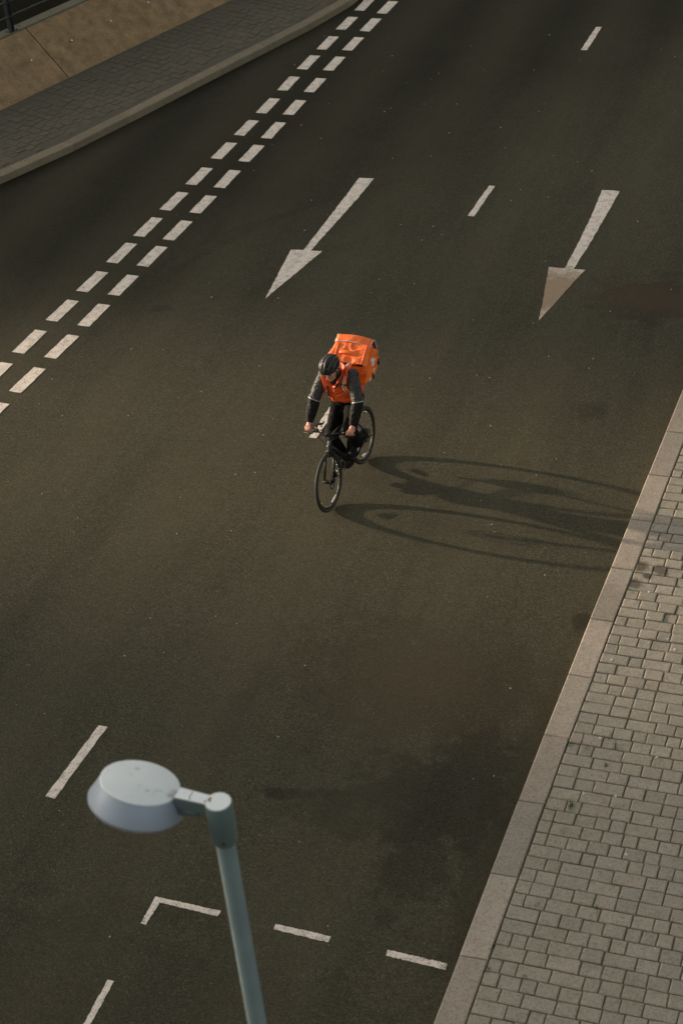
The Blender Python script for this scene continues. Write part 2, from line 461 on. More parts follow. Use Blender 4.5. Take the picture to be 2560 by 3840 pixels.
# ------------------------------------------------------------------ road markings (parts of the road)
rng = random.Random(4)
def marking(name, poly, label=None, jag=.006, step=.07):
    pts = []
    n = len(poly)
    for i in range(n):
        a, b = Vector(poly[i]), Vector(poly[(i + 1) % n])
        k = max(1, int((b - a).length / step))
        nrm = Vector((-(b - a).y, (b - a).x)).normalized()
        for q in range(k):
            p = a.lerp(b, q / k)
            if q: p = p + nrm * rng.uniform(-jag, jag)
            pts.append((p.x, p.y))
    mb = MB().prism(pts, .001, .005)
    return link(name, mb.mesh(name), M['paint'], road, label)
def bar(name, c, ang, L, Wd, label=None, jag=.005):
    d = Vector((math.sin(ang), math.cos(ang))); s = Vector((d.y, -d.x)); c = Vector(c)
    return marking(name, [c - d * L / 2 - s * Wd / 2, c - d * L / 2 + s * Wd / 2, c + d * L / 2 + s * Wd / 2, c + d * L / 2 - s * Wd / 2], label, jag)
Lc = [[-11.69, 32.8], [-11.725, 31.9], [-11.76, 30.97], [-11.8, 30.02], [-11.84, 29.12], [-11.87, 28.18], [-11.89, 27.24], [-11.93, 26.34], [-11.97, 25.45], [-12.01, 24.5], [-12.06, 23.61], [-12.11, 22.73], [-12.16, 21.88], [-12.22, 20.99], [-12.28, 20.13], [-12.35, 19.25], [-12.42, 18.36], [-12.5, 17.47], [-12.59, 16.58]]
Rc = [[-11.21, 32.72], [-11.25, 31.81], [-11.29, 30.94], [-11.32, 30.03], [-11.36, 29.12], [-11.38, 28.17], [-11.41, 27.23], [-11.44, 26.31], [-11.48, 25.42], [-11.52, 24.47], [-11.56, 23.58], [-11.61, 22.7], [-11.66, 21.86], [-11.72, 20.97], [-11.77, 20.09], [-11.84, 19.21], [-11.91, 18.32], [-11.99, 17.43], [-12.08, 16.54]]
for row in (Lc, Rc):
    for i, c in enumerate(row):
        a, b = row[max(i - 1, 0)], row[min(i + 1, len(row) - 1)]
        ang = math.atan2(a[0] - b[0], a[1] - b[1])
        bar('block_marking', c, ang + rng.uniform(-.01, .01), .60 + rng.uniform(-.015, .02), .19 + rng.uniform(-.004, .004))
marking('lane_arrow', [[-9.449, 24.811], [-9.219, 24.825], [-9.244, 24.175], [-9.336, 23.04], [-9.384, 22.408], [-9.213, 22.418], [-9.532, 20.96], [-9.681, 22.386], [-9.497, 22.407], [-9.475, 23.182], [-9.46, 24.143]], 'clean white lane arrow nearer the double row of blocks')
marking('lane_arrow', [[-5.682, 24.95], [-5.419, 24.952], [-5.446, 24.06], [-5.482, 23.218], [-5.534, 22.493], [-5.371, 22.495], [-5.653, 21.023], [-5.878, 22.493], [-5.655, 22.497], [-5.646, 23.003], [-5.644, 24.075]], 'white lane arrow with a brown stained head')
marking('lane_dash', [[-7.195, 31.249], [-7.093, 31.256], [-7.115, 30.205], [-7.223, 30.197]])
marking('lane_dash', [[-7.386, 24.85], [-7.296, 24.844], [-7.337, 23.829], [-7.433, 23.832]])
marking('lane_dash', [[-7.693, 18.80], [-7.595, 18.80], [-7.63, 17.744], [-7.728, 17.743]])
marking('lane_dash', [[-8.03, 12.277], [-7.933, 12.279], [-8.002, 11.204], [-8.104, 11.212]])
marking('lane_dash', [[-7.0, 37.8], [-6.9, 37.8], [-6.92, 36.75], [-7.02, 36.75]])
marking('bay_line', [[-6.517, 10.271], [-5.866, 10.255], [-5.874, 10.192], [-6.452, 10.215], [-6.464, 9.937], [-6.517, 9.94]], 'worn white corner line of a parking bay', .005, .022)
marking('bay_line', [[-5.329, 10.236], [-4.807, 10.223], [-4.805, 10.155], [-5.325, 10.172]], None, .005, .022)
marking('bay_line', [[-4.273, 10.204], [-3.733, 10.184], [-3.725, 10.117], [-4.270, 10.138]], None, .005, .022)
marking('bay_line', [[-6.532, 9.27], [-6.472, 9.268], [-6.47, 8.74], [-6.53, 8.74]], None, .005, .03)
marking('bay_line', [[-6.53, 8.05], [-6.47, 8.05], [-6.47, 7.5], [-6.53, 7.5]], None, .005, .03)

# ------------------------------------------------------------------ kerbs
def stone_mesh(name, quad, z0, z1, ch=.012, dz=(0, 0, 0, 0)):
    """block with chamfered top edges; quad counter-clockwise"""
    q = [Vector((p[0], p[1])) for p in quad]
    c = sum(q, Vector((0, 0))) / 4
    def inset(p, d):
        v = c - p
        return p + Vector((math.copysign(min(d, abs(v.x)), v.x), math.copysign(min(d, abs(v.y)), v.y)))
    vs = [(p.x, p.y, z0) for p in q] + [(p.x, p.y, z1 - ch * .8 + dz[i]) for i, p in enumerate(q)]
    for i, p in enumerate(q):
        p2 = inset(p, ch); vs.append((p2.x, p2.y, z1 + dz[i]))
    fs = [(8, 9, 10, 11)]
    for i in range(4):
        j = (i + 1) % 4
        fs += [(i, j, 4 + j, 4 + i), (4 + i, 4 + j, 8 + j, 8 + i)]
    return vs, fs
def structure_root(name, label):
    e = bpy.data.objects.new(name, None); COL.objects.link(e); e['kind'] = 'structure'; e['label'] = label
    return e
kb_mesh = MB()
kerb = link('kerb', None, label='pale granite kerb of long stones beside the paved walkway', kind='structure')
ks = KO_far
cut = []
yy = 27.5
joints = [(right_x(y), y) for y in (26.9, 25.98, 25.06, 24.14, 23.2, 22.28, 21.35, 20.42, 19.5, 18.55)] + KO[1:] + [(right_x(y), y) for y in (9.25, 8.3, 7.35, 6.4, 5.45, 4.5)]
for i, (a, b) in enumerate(zip(joints, joints[1:])):
    w = .245; g = .004; j = rng.uniform(-.003, .003)
    tl = .012 * (i > 14)
    quad = [(b[0] + j, b[1] + g), (b[0] + w + j, b[1] + g + tl), (a[0] + w + j, a[1] - g + tl), (a[0] + j, a[1] - g)]
    c = Vector(((a[0] + b[0]) / 2 + w / 2, (a[1] + b[1]) / 2, 0))
    vs, fs = stone_mesh('kerb_stone', [(x - c.x, y - c.y) for x, y in quad], -.2, ZP, .010, [rng.uniform(-.003, .003) for _ in range(4)])
    o = link('kerb_stone', MB().add(vs, fs).mesh('kerb_stone'), M['kerb'], kerb)
    o.location = c
lk = link('kerb', None, label='long dull kerb curving along the far left edge of the road', kind='structure')
t = 0.0; total = 62
while t < 42:
    L = 1.18
    n_ = 4
    mb = MB()
    prof = [(0, -.2), (0, ZP - .012), (.012, ZP), (.215, ZP), (.225, ZP - .01), (.225, -.2)]
    vs = []
    c0, _d = poly_at(LK, t + L / 2)
    for k in range(n_ + 1):
        tt = lerp(t + .003, t + L - .003, k / n_)
        p, d = poly_at(LK, tt)
        nn = Vector((-d.y, d.x))
        for (s_, z) in prof:
            q = p + nn * s_
            vs.append((q.x - c0.x, q.y - c0.y, z))
    m = len(prof); fs = []
    for k in range(n_):
        for i in range(m - 1):
            fs.append((k * m + i, (k + 1) * m + i, (k + 1) * m + i + 1, k * m + i + 1))
    fs += [tuple(range(m)), tuple(n_ * m + i for i in reversed(range(m)))]
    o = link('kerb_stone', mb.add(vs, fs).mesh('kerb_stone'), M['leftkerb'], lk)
    o.location = (c0.x, c0.y, 0)
    t += L

# ------------------------------------------------------------------ pavements
def paver_field(parent, rows, mat, n_parts, key, base_z=ZP):
    """rows: list of quads (counter-clockwise) ; the n_parts best by key are single parts, the rest one part"""
    order = sorted(rows, key=key)
    for k, quad in enumerate(order[:n_parts]):
        c = Vector((sum(p[0] for p in quad) / 4, sum(p[1] for p in quad) / 4, 0))
        hz = rng.uniform(-.006, .004)
        vs, fs = stone_mesh('paver', [(x - c.x, y - c.y) for x, y in quad], base_z - .06, base_z + hz, .009, [rng.uniform(-.003, .003) for _ in range(4)])
        me = bpy.data.meshes.new('paver'); me.from_pydata(vs, [], fs); me.materials.append(mat)
        o = bpy.data.objects.new('paver', me); COL.objects.link(o); o.parent = parent; o.location = c
    mb = MB()
    for quad in order[n_parts:]:
        hz = rng.uniform(-.006, .004)
        mb.add(*stone_mesh('p', quad, base_z - .06, base_z + hz, .007, [rng.uniform(-.003, .003) for _ in range(4)]))
    me = bpy.data.meshes.new('paver_field'); me.from_pydata(mb.v, [], mb.f); me.materials.append(mat)
    o = bpy.data.objects.new('paver_field', me); COL.objects.link(o); o.parent = parent; o['kind'] = 'stuff'

ROW = .1535
rquads = []
y = 3.5
while y < 27:
    x = right_x(y) + .245 + .012
    xe = 1.2
    first = True
    while x < xe:
        L = rng.choice((.137, .19, .19, .19, .285, .285))
        if first and rng.random() < .3: L = .12
        first = False
        j = lambda: rng.uniform(-.003, .003)
        rquads.append([(x + .005 + j(), y + .005 + j()), (x + L - .005 + j(), y + .005 + j()), (x + L - .005 + j(), y + ROW - .005 + j()), (x + .005 + j(), y + ROW - .005 + j())])
        x += L
    y += ROW
# base slab of joint grit for the whole walkway
pv = [(right_x(y) + .247, y) for y in (3.4, 8, 12, 16, 20, 27)]
pavement = link('pavement', MB().prism([(x, y) for x, y in pv] + [(12, 27), (12, 3.4)], -.15, ZP - .014).mesh('pavement'), M['joint'], kind='structure', label='walkway of grey granite setts in staggered rows beside the kerb')
def inview(q):
    cx, cy = sum(p[0] for p in q) / 4, sum(p[1] for p in q) / 4
    edge = lerp(-1.687, -3.463, (cy - 10.07) / (19.53 - 10.07))
    if cy < 9.6 or cx > edge + .12: return 1000 + math.hypot(cx - edge, cy - 12)
    return cy
paver_field(pavement, rquads, M['paver'], 300, inview)

WD = Vector((.366, .930)); WN = Vector((-.930, .366)); WB = Vector((-16.42, 26.22))
lp = []
t = -10
outer = [poly_at(LK, 2 + k * 1.0) for k in range(0, 42)]
kp = [p + Vector((-d.y, d.x)) * .227 for p, d in outer]
kp = [p for p in kp if (p - WB).dot(WN) < .4]
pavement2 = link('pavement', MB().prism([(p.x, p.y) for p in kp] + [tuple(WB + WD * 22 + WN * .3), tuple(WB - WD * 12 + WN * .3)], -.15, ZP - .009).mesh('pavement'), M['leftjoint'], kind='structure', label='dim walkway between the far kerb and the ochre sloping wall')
lq = []
from bisect import bisect
def inside_left(p):
    if (p - WB).dot(WN) > -.02: return False
    # on the wall side of the kerb
    best = min(((p - a).length, i) for i, a in enumerate(kp))[1]
    a = kp[max(best - 1, 0)]; b = kp[min(best + 1, len(kp) - 1)]
    d = (b - a).normalized()
    return (p - kp[best]).dot(Vector((-d.y, d.x))) > .02
AX = Vector((math.sin(R(20)), math.cos(R(20)))); AY = Vector((AX.y, -AX.x))
v = -7.0
while v < 14:
    u = -1.0 + rng.uniform(0, .15)
    while u < 5.5:
        L = rng.choice((.137, .19, .19, .285))
        o_ = WB + AX * v
        quad = [o_ + AY * (u + .006) + AX * .006, o_ + AY * (u + L - .006) + AX * .006, o_ + AY * (u + L - .006) + AX * (ROW * 1.1 - .006), o_ + AY * (u + .006) + AX * (ROW * 1.1 - .006)]
        if all(inside_left(p) for p in quad): lq.append([(p.x, p.y) for p in quad])
        u += L
    v += ROW * 1.1
vis_a = Vector((-19.17, 31.42)); 
def leftkey(q):
    cx, cy = sum(p[0] for p in q) / 4, sum(p[1] for p in q) / 4
    # left frame edge runs from (-15.6,23.0) to (-16.5,26.2)
    edge = lerp(-15.25, -16.5, (cy - 23.9) / 2.3)
    if cx < edge - .1 or cy > 32.2: return 1000 + cy
    return cy
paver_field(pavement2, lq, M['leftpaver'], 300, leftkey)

# small bits on the ground
mb = MB()
chips = [(-10.41, 19.39), (-7.95, 15.71), (-7.84, 13.5), (-8.22, 14.01), (-4.8, 17.51), (-5.26, 17.63), (-5.05, 16.45), (-5.99, 17.75), (-5.3, 16.88), (-6.29, 13.64), (-11.59, 18.41), (-8.33, 16.8)]
for k in range(150):
    x, y = rng.uniform(-12.5, -3.8), rng.uniform(9, 31)
    chips.append((x, y))
for x, y in chips:
    r = rng.uniform(.005, .0135) * (.6 + .02 * y)
    mb.ell((x, y, r * .35), (r, r * rng.uniform(.5, 1), r * .6), 6, 4, Matrix.Rotation(rng.uniform(0, 3), 3, 'Z'))
link('stone_chips', mb.mesh('stone_chips'), M['chip'], label='small pale stone chips scattered over the asphalt road', kind='stuff')
mb = MB()
for x, y in [(-3.06, 13.139), (-3.431, 10.431), (-2.04, 10.687), (-2.486, 13.001), (-3.036, 12.365), (-3.06, 15.47), (-2.98, 15.05), (-2.9, 14.65), (-2.62, 14.6), (-2.72, 14.75), (-3.0, 16.3), (-2.5, 11.7), (-2.75, 12.4), (-3.2, 14.3)]:
    r = rng.uniform(.010, .02)
    mb.ell((x, y, ZP + .003), (r, r * .8, .003), 10, 4, Matrix.Rotation(rng.uniform(0, 3), 3, 'Z'))
link('chewing_gum', mb.mesh('chewing_gum'), M['gum'], label='flattened pale gum spots dotted on the granite walkway', kind='stuff')
mb = MB()
tufts = [(-3.116, 12.18, 1.6), (-2.975, 13.207, .8), (-2.898, 13.072, 1), (-3.146, 12.977, .8), (-3.335, 13.003, 1), (-3.113, 11.847, .7), (-3.12, 10.908, .8), (-2.617, 11.017, .8), (-2.929, 12.786, .8), (-3.03, 10.105, .8), (-3.353, 10.093, .8), (-3.368, 10.385, .9), (-2.316, 10.364, .7), (-3.34, 12.2, .6), (-3.32, 13.6, .6)]
for x, y, s_ in tufts:
    for k in range(int(26 * s_)):
        a = rng.uniform(0, 6.28); px, py = x + rng.gauss(0, .012), y + rng.gauss(0, .030)
        h = rng.uniform(.008, .022) * s_; w = .004
        d = Vector((math.cos(a), math.sin(a), 0)); t_ = Vector((-d.y, d.x, 0)) * w
        p0 = Vector((px, py, ZP - .012)); tip = p0 + Vector((0, 0, h + .01)) + d * h * .9
        mb.add([p0 - t_, p0 + t_, tip + t_ * .3, tip - t_ * .3], [(0, 1, 2, 3)])
link('moss', mb.mesh('moss'), M['moss'], label='tiny green moss tufts in the joints of the granite walkway', kind='stuff')

# ------------------------------------------------------------------ ochre sloping wall with railing
SL, SA = 1.2, R(38)
def wallp(a, s_, o=0.0):
    """a along the wall, s_ up the slope, o off the face"""
    p = WB + WD * a + WN * (s_ * math.cos(SA) - o * math.sin(SA))
    return Vector((p.x, p.y, ZP - .005 + s_ * math.sin(SA) + o * math.cos(SA)))
ztop = ZP + SL * math.sin(SA)
wall = bpy.data.objects.new('sloping_wall', None); COL.objects.link(wall)
wall.location = (WB.x, WB.y, 0)
wall['label'] = 'ochre stone wall with a sloping face and bright studs, behind the far walkway'; wall['category'] = 'wall'
def wl(p): return Vector((p.x - WB.x, p.y - WB.y, p.z))
PANEL = 5.0
for k in range(-3, 5):
    a0, a1 = 1.595 + k * PANEL + .012, 1.595 + (k + 1) * PANEL - .012
    mb = MB()
    n_ = 16
    vs = []
    for i in range(n_ + 1):
        a = lerp(a0, a1, i / n_)
        for s_, o in ((-.02, -.3), (-.02, 0), (0.3, .004), (.6, 0.0), (.9, .004), (SL - .02, 0), (SL, -.012), (SL, -.3)):
            vs.append(wl(wallp(a, s_, o)))
    m = 8; fs = []
    for i in range(n_):
        for q in range(m):
            fs.append((i * m + q, (i + 1) * m + q, (i + 1) * m + (q + 1) % m, i * m + (q + 1) % m))
    fs += [tuple(range(m)), tuple(n_ * m + i for i in range(m))]
    link('stone_panel', mb.add(vs, fs).mesh('stone_panel'), M['ochre'], wall)
mb = MB()
a0, a1 = -13.4, 21.6
core = []
for a in (a0, a1):
    for (s_, o) in ((-.1, -.12), (SL - .05, -.12)):
        core.append(wl(wallp(a, s_, o)))
    b = WB + WD * a + WN * (SL * math.cos(SA) + .02)
    c = WB + WD * a + WN * (SL * math.cos(SA) + .26)
    core += [wl(Vector((b.x, b.y, ztop - .03))), wl(Vector((c.x, c.y, ztop - .03))), wl(Vector((c.x, c.y, -3.5))), wl(Vector((WB + WD * a).to_3d() + Vector((0, 0, -.4))))]
mb.add(core, [tuple(range(6)), tuple(range(11, 5, -1))] + [(i, (i + 1) % 6, 6 + (i + 1) % 6, 6 + i) for i in range(6)])
part('wall_core', mb, M['coping'], wall, False)
for k in range(-6, 11):
    a0, a1 = 1.595 + k * 2.0 + .004, 1.595 + (k + 1) * 2.0 - .004
    mb = MB(); vs = []
    for a in (a0, a1):
        for (d_, z) in ((-.005, -.03), (-.005, .012), (.012, .03), (.26, .03), (.28, .012), (.28, -.03)):
            p = WB + WD * a + WN * (SL * math.cos(SA) + d_)
            vs.append(wl(Vector((p.x, p.y, ztop + z - .022))))
    mb.add(vs, [tuple(range(6)), tuple(range(11, 5, -1))] + [(i, (i + 1) % 6, 6 + (i + 1) % 6, 6 + i) for i in range(6)])
    part('coping_stone', mb, M['coping'], wall, False)
M['chrome'] = simple('stud_chrome', (.75, .73, .72), (.6, .58, .56), 20, .22, 1.0)
stud = MB(); stud.ell((0, 0, .02), (.022, .022, .018), 12, 8); stud.tube([(0, 0, -.01), (0, 0, .02)], .009, 8)
stud_me = stud.mesh('stud', True); stud_me.materials.append(M['chrome'])
for k in range(-8, 16):
    o = bpy.data.objects.new('stud', stud_me); COL.objects.link(o); o.parent = wall
    o.location = wl(wallp(1.2 + .985 * k, .578 + .022 * max(0, min(k, 4)), .004))
    o.rotation_euler = Vector((-WN.x * math.sin(SA), -WN.y * math.sin(SA), math.cos(SA))).to_track_quat('Z', 'Y').to_euler()
M['rail'] = simple('railing_paint', (.035, .042, .042), (.02, .026, .027), 8, .45, .3)
rail = bpy.data.objects.new('railing', None); COL.objects.link(rail)
rail['label'] = 'dark steel railing with flat posts on top of the ochre wall'; rail['category'] = 'railing'
r0 = WB + WN * (SL * math.cos(SA) + .10)
rail.location = (r0.x, r0.y, ztop + .008)
rail.rotation_euler = (0, 0, math.atan2(WD.y, WD.x))
P0 = 1.36; PS = 2.0
for k in range(0, 11):
    x = P0 + PS * k
    mb = MB(); mb.box((x - .035, 0, .55), (.012, .09, 1.1)); mb.box((x + .035, 0, .55), (.012, .09, 1.1)); mb.box((x, 0, .50), (.058, .03, 1.0))
    p_ = part('post', mb, M['rail'], rail, False)
    mb = MB(); mb.box((x, 0, .006), (.2, .14, .012))
    for sx in (-.075, .075):
        for sy in (-.045, .045): mb.disc((x + sx, sy, .018), .012, .014, (0, 0, 1), 6)
    pl = part('base_plate', mb, M['rail'], p_, False)
mb = MB(); mb.box((P0 + 9.8, 0, 1.115), (20.6, .07, .03)); part('handrail', mb, M['rail'], rail, False)
for z in (.26, .52, .78):
    mb = MB(); mb.tube([(P0 - .5, -.02, z), (P0 + 20.1, -.02, z)], .019, 10); part('cross_rail', mb, M['rail'], rail)

# ------------------------------------------------------------------ street lamp
M['lamp'] = simple('lamp_paint', (.115, .165, .168), (.10, .145, .148), 5, .5, .15, coat=.15)
M['lamphead'] = simple('shaded_head_paint', (.33, .39, .485), (.30, .355, .44), 4, .45, .1)  # same paint as the head's top, darker here to put in side shade
def lamptop_mat():
    n = NT('sky_lit_weathered_top')
    v = n.obj()
    f = n.noise(v, 14, 5, .65); g = n.noise(v, 5, 3)
    c = n.mix(n.ramp(g, [(.3, 0.0), (.7, 1.0)]), (.77, .82, .85), (.70, .75, .78))  # pale base puts sky light into the upward faces; spots below are weathering
    c = n.mix(n.math('MULTIPLY', n.ramp(f, [(.60, 0.0), (.72, 1.0)]), .5), c, (.30, .28, .26))
    r = None
    for (x, y, q) in ((.175, -.02, .035), (.18, .02, .03), (.06, -.05, .02), (-.06, .1, .018)):
        m = n.blob(v, (x, y, 0), q, .8, f, .6, (1, 1, 0))
        r = m if r is None else n.math('MAXIMUM', r, m)
    n.base(n.mix(n.math('MULTIPLY', r, .42), c, (.26, .16, .12))); n.rough(.6)
    return n.m
M['lamptop'] = lamptop_mat()
M['rust'] = simple('rust_spot', (.30, .12, .02), (.16, .07, .02), 90, .9)
M['rubber'] = simple('black_rubber', (.011, .011, .010), (.017, .0165, .015), 40, .75, spec=.25)
M['lens'] = simple('lamp_lens', (.30, .29, .27), (.25, .24, .22), 8, .25, 0)
LX_, LY_, LZ_ = -3.222, 5.797, 6.221
lamp = bpy.data.objects.new('street_lamp', None); COL.objects.link(lamp)
lamp.location = (LX_, LY_, ZP)
lamp['label'] = 'grey green street lamp post with a round flat topped head reaching over the road'; lamp['category'] = 'street lamp'
H = LZ_ - ZP
mb = MB(); mb.tube([(0, 0, 0), (0, 0, 1.2), (0, 0, 1.22), (0, 0, H - .2)], [.075, .075, .0525, .0485], 40)
part('pole', mb, M['lamp'], lamp)
mb = MB(); mb.tube([(0, 0, 0), (0, 0, .03)], .13, 24); part('base_flange', mb, M['lamp'], lamp, False)
mb = MB(); mb.tube([(0, 0, H - .252), (0, 0, H - .246), (0, 0, H - .006), (0, 0, H)], [.062, .067, .067, .0635], 40)
cap = part('cap', mb, M['lamp'], lamp)
mb = MB(); mb.tube([(0, 0, H), (0, 0, H + .003)], [.0625, .061], 36); part('cap_top', mb, M['lamptop'], cap, False)
mb = MB(); mb.tube([(0, 0, H - .262), (0, 0, H - .25)], .055, 30); part('gasket', mb, M['rubber'], cap, False)
mb = MB()
sv = Vector((.35, -.93, 0)); mb.disc(sv * .067 + Vector((0, 0, H - .22)), .006, .006, sv, 8); part('screw', mb, M['rubber'], cap, False)
mb = MB()
rg = random.Random(3)
for k in range(7):
    mb.ell((-.045 + rg.gauss(0, .012), .0 + rg.gauss(0, .01), H + .0035), (rg.uniform(.003, .009), rg.uniform(.003, .006), .0012), 8, 4)
part('rust_patch', mb, M['rust'], cap)
AV = Vector((-.428, .030, 0)); AN = AV.normalized(); AS = Vector((-AN.y, AN.x, 0))
def armbox(a0, a1, w0, w1, z0, z1, name, mat, parent, bw=.004):
    vs = []
    for a, w in ((a0, w0), (a1, w1)):
        for sx, z in ((-1, z0), (1, z0), (1, z1), (-1, z1)):
            p = AN * a + AS * (sx * w / 2); vs.append((p.x, p.y, H + z))
    mb = MB().add(vs, [(3, 2, 1, 0), (4, 5, 6, 7), (0, 1, 5, 4), (1, 2, 6, 5), (2, 3, 7, 6), (3, 0, 4, 7)])
    o = part(name, mb, mat, parent, False)
    return bev(o, bw)
arm = armbox(.055, .226, .066, .076, -.080, -.006, 'arm', M['lamp'], lamp, .008)
armbox(.058, .222, .060, .070, -.0075, -.002, 'arm_lit_strip', M['lamptop'], arm, .001)  # thin pale strip, sky light on the arm's top put in as colour
mb = MB(); mb.tube([AN * .12 - AS * .0 + Vector((0, 0, H - .10)), AN * .235 + Vector((0, 0, H - .11))], [.03, .036], 16); part('knuckle', mb, M['lamp'], arm)
mb = MB()
p = AN * .150 + Vector((0, 0, H - .003)); q = AN * .142 + AS * .03 + Vector((0, 0, H - .003))
mb.tube([p - AS * .028, p + AS * .01, q], .0022, 6); part('seam', mb, M['rubber'], arm)
hc = AV + Vector((0, 0, H - .004))
head = bpy.data.objects.new('lamp_head', None); COL.objects.link(head); head.parent = lamp
head.location = hc
v_ = (cam.location - (hc + lamp.location)).normalized()
iu = (r2 * .18 + u2 * .98); iu = (iu - v_ * iu.dot(v_)).normalized()
hn = v_ * .539 + iu * .842                      # the head is tipped up a little at its outer end
head.rotation_euler = Vector((0, 0, 1)).rotation_difference(hn).to_euler()
mb = MB(); mb.tube([(0, 0, -.122), (0, 0, -.108), (0, 0, -.008), (0, 0, 0)], [.240, .242, .199, .196], 64)
part('shade', mb, M['lamphead'], head)
mb = MB(); mb.tube([(0, 0, 0), (0, 0, .006), (0, 0, .008)], [.1975, .1975, .193], 64); part('lid', mb, M['lamptop'], head)
mb = MB(); mb.tube([(0, 0, -.136), (0, 0, -.122)], [.230, .238], 64); part('rim', mb, M['lens'], head)

# ------------------------------------------------------------------ bicycle frame of reference (leans a little to the rider's right)
LEAN = R(3.5)
bf = Vector((-.069, -.9976, 0)).normalized(); bl = Vector((-bf.y, bf.x, 0))
C0 = Vector((-6.902, 16.902, 0.004))
LX = bf; LYv = bl * math.cos(LEAN) + Vector((0, 0, math.sin(LEAN))); LZv = Vector((0, 0, math.cos(LEAN))) - bl * math.sin(LEAN)
BM = Matrix(((LX.x, LYv.x, LZv.x, C0.x), (LX.y, LYv.y, LZv.y, C0.y), (LX.z, LYv.z, LZv.z, C0.z), (0, 0, 0, 1)))
def thing(name, label, cat):
    e = bpy.data.objects.new(name, None); COL.objects.link(e); e.matrix_world = BM.copy()
    e['label'] = label; e['category'] = cat
    return e
M['frame'] = simple('frame_black', (.006, .006, .0055), (.008, .008, .007), 10, .42, spec=.3)
M['metal'] = simple('bright_metal', (.55, .54, .52), (.45, .44, .42), 30, .3, .9)
M['darkmetal'] = simple('dark_metal', (.06, .058, .052), (.04, .038, .034), 30, .38, .7)
M['tyre'] = simple('tyre_rubber', (.013, .0125, .0105), (.019, .018, .015), 60, .75, bump=.2, bscale=140)
M['stripe'] = simple('reflective_stripe', (.20, .17, .10), (.15, .13, .08), 30, .5)
M['reflector'] = simple('white_reflector', (.75, .74, .73), (.65, .64, .63), 60, .25)
M['badge'] = simple('silver_badge', (.20, .215, .22), (.15, .16, .165), 60, .5, .2)

bike = thing('bicycle', 'black city bicycle ridden down the road with a phone mount on its handlebar', 'bicycle')
WR = .355
def wheel(x, rear):
    w = bpy.data.objects.new('wheel', None); COL.objects.link(w); w.parent = bike; w.location = (x, 0, WR)
    mb = MB(); mb.torus((0, 0, 0), WR - .0205, .0205, 72, 12); part('tyre', mb, M['tyre'], w)
    mb = MB(); mb.ring((0, 0, 0), [(.318, -.013), (.318, .013), (.302, .011), (.292, .004), (.292, -.004), (.302, -.011)], 72)
    part('rim', mb, M['darkmetal'], w)
    mb = MB()
    for sy in (-1, 1):
        mb.ring((0, sy * .0175, 0), [(.3235, -.0018), (.3275, -.0018), (.3275, .0018), (.3235, .0018)], 72)
    part('reflective_stripe', mb, M['stripe'], w)
    mb = MB(); hw = .062 if rear else .045
    mb.tube([(0, -hw, 0), (0, -hw + .01, 0), (0, hw - .01, 0), (0, hw, 0)], [.02, .024, .024, .02], 20)
    for sy in (-1, 1): mb.disc((0, sy * (hw - .012), 0), .052 if rear else .028, .006, (0, 1, 0), 24)
    if rear: mb.tube([(0, -.045, 0), (0, -.04, 0), (0, .04, 0), (0, .045, 0)], [.07, .086, .086, .07], 28)
    mb.tube([(0, -.075, 0), (0, .08, 0)], .008, 10)
    part('hub', mb, M['frame'], w)
    mb = MB(); mb2 = MB()
    for k in range(28):
        a = 2 * math.pi * k / 28; sy = -1 if k % 2 else 1
        b = a + (.55 if (k // 2) % 2 else -.55)
        p0 = (math.cos(b) * .028, sy * (hw - .012), math.sin(b) * .028); p1 = (math.cos(a) * .294, sy * .002, math.sin(a) * .294)
        (mb2 if (not rear and k == 19) else mb).tube([p0, p1], .0011 if not (not rear and k == 19) else .0017, 5)
        q0 = Vector(p1) * .985; mb2.tube([q0, Vector(p1) * .952], .0028, 6)
    part('spokes', mb, M['darkmetal'], w, kind='stuff'); part('spoke_nipples', mb2, M['metal'], w, kind='stuff')
    mb = MB()
    dr = .08
    mb.ring((0, .048 if not rear else .066, 0), [(dr, -.001), (dr, .001), (dr - .016, .001), (dr - .016, -.001)], 40)
    for k in range(5):
        a = 2 * math.pi * k / 5
        mb.tube([(math.cos(a) * .022, .048 if not rear else .066, math.sin(a) * .022), (math.cos(a + .5) * (dr - .012), .048 if not rear else .066, math.sin(a + .5) * (dr - .012))], .0035, 6)
    part('brake_disc', mb, M['darkmetal'], w)
    # white spoke reflector lying along the rim
    mb = MB(); pts = []
    a0, a1 = (R(-112), R(-80)) if not rear else (R(-88), R(-60))
    g = []
    for i in range(9):
        a = lerp(a0, a1, i / 8); ww = .020 * math.sin(math.pi * (i + .7) / 9.4)
        g.append([(math.cos(a) * (.250 - ww), .018, math.sin(a) * (.250 - ww)), (math.cos(a) * (.250 + ww * .9), .018, math.sin(a) * (.250 + ww * .9))])
    mb.sheet(g, .008); part('spoke_reflector', mb, M['reflector'], w)
    return w
wheel(.512, False); wheel(-.512, True)
BB = Vector((-.055, 0, .285)); HB = Vector((.350, 0, .700)); HT = Vector((.296, 0, .850)); ST = Vector((-.235, 0, .80)); RD = Vector((-.512, 0, .355))
mb = MB()
mb.tube([HB - (HT - HB) * .03, HB, HT, HT + (HT - HB) * .03], [.030, .029, .026, .025], 20)
mb.tube([HB + Vector((-.005, 0, .045)), lerp(HB, BB, .5) + Vector((0, 0, .02)), BB + Vector((.02, 0, .03))], [(.036, .03), (.048, .034), (.05, .036)], 18, up=(0, 1, 0))
mb.tube([HT + Vector((-.01, 0, -.035)), lerp(HT, ST, .5) + Vector((0, 0, -.028)), ST + Vector((.0, 0, -.05))], [(.024, .026), (.02, .022), (.018, .02)], 16)
mb.tube([BB, ST + (ST - BB) * .04], [.021, .0175], 16)
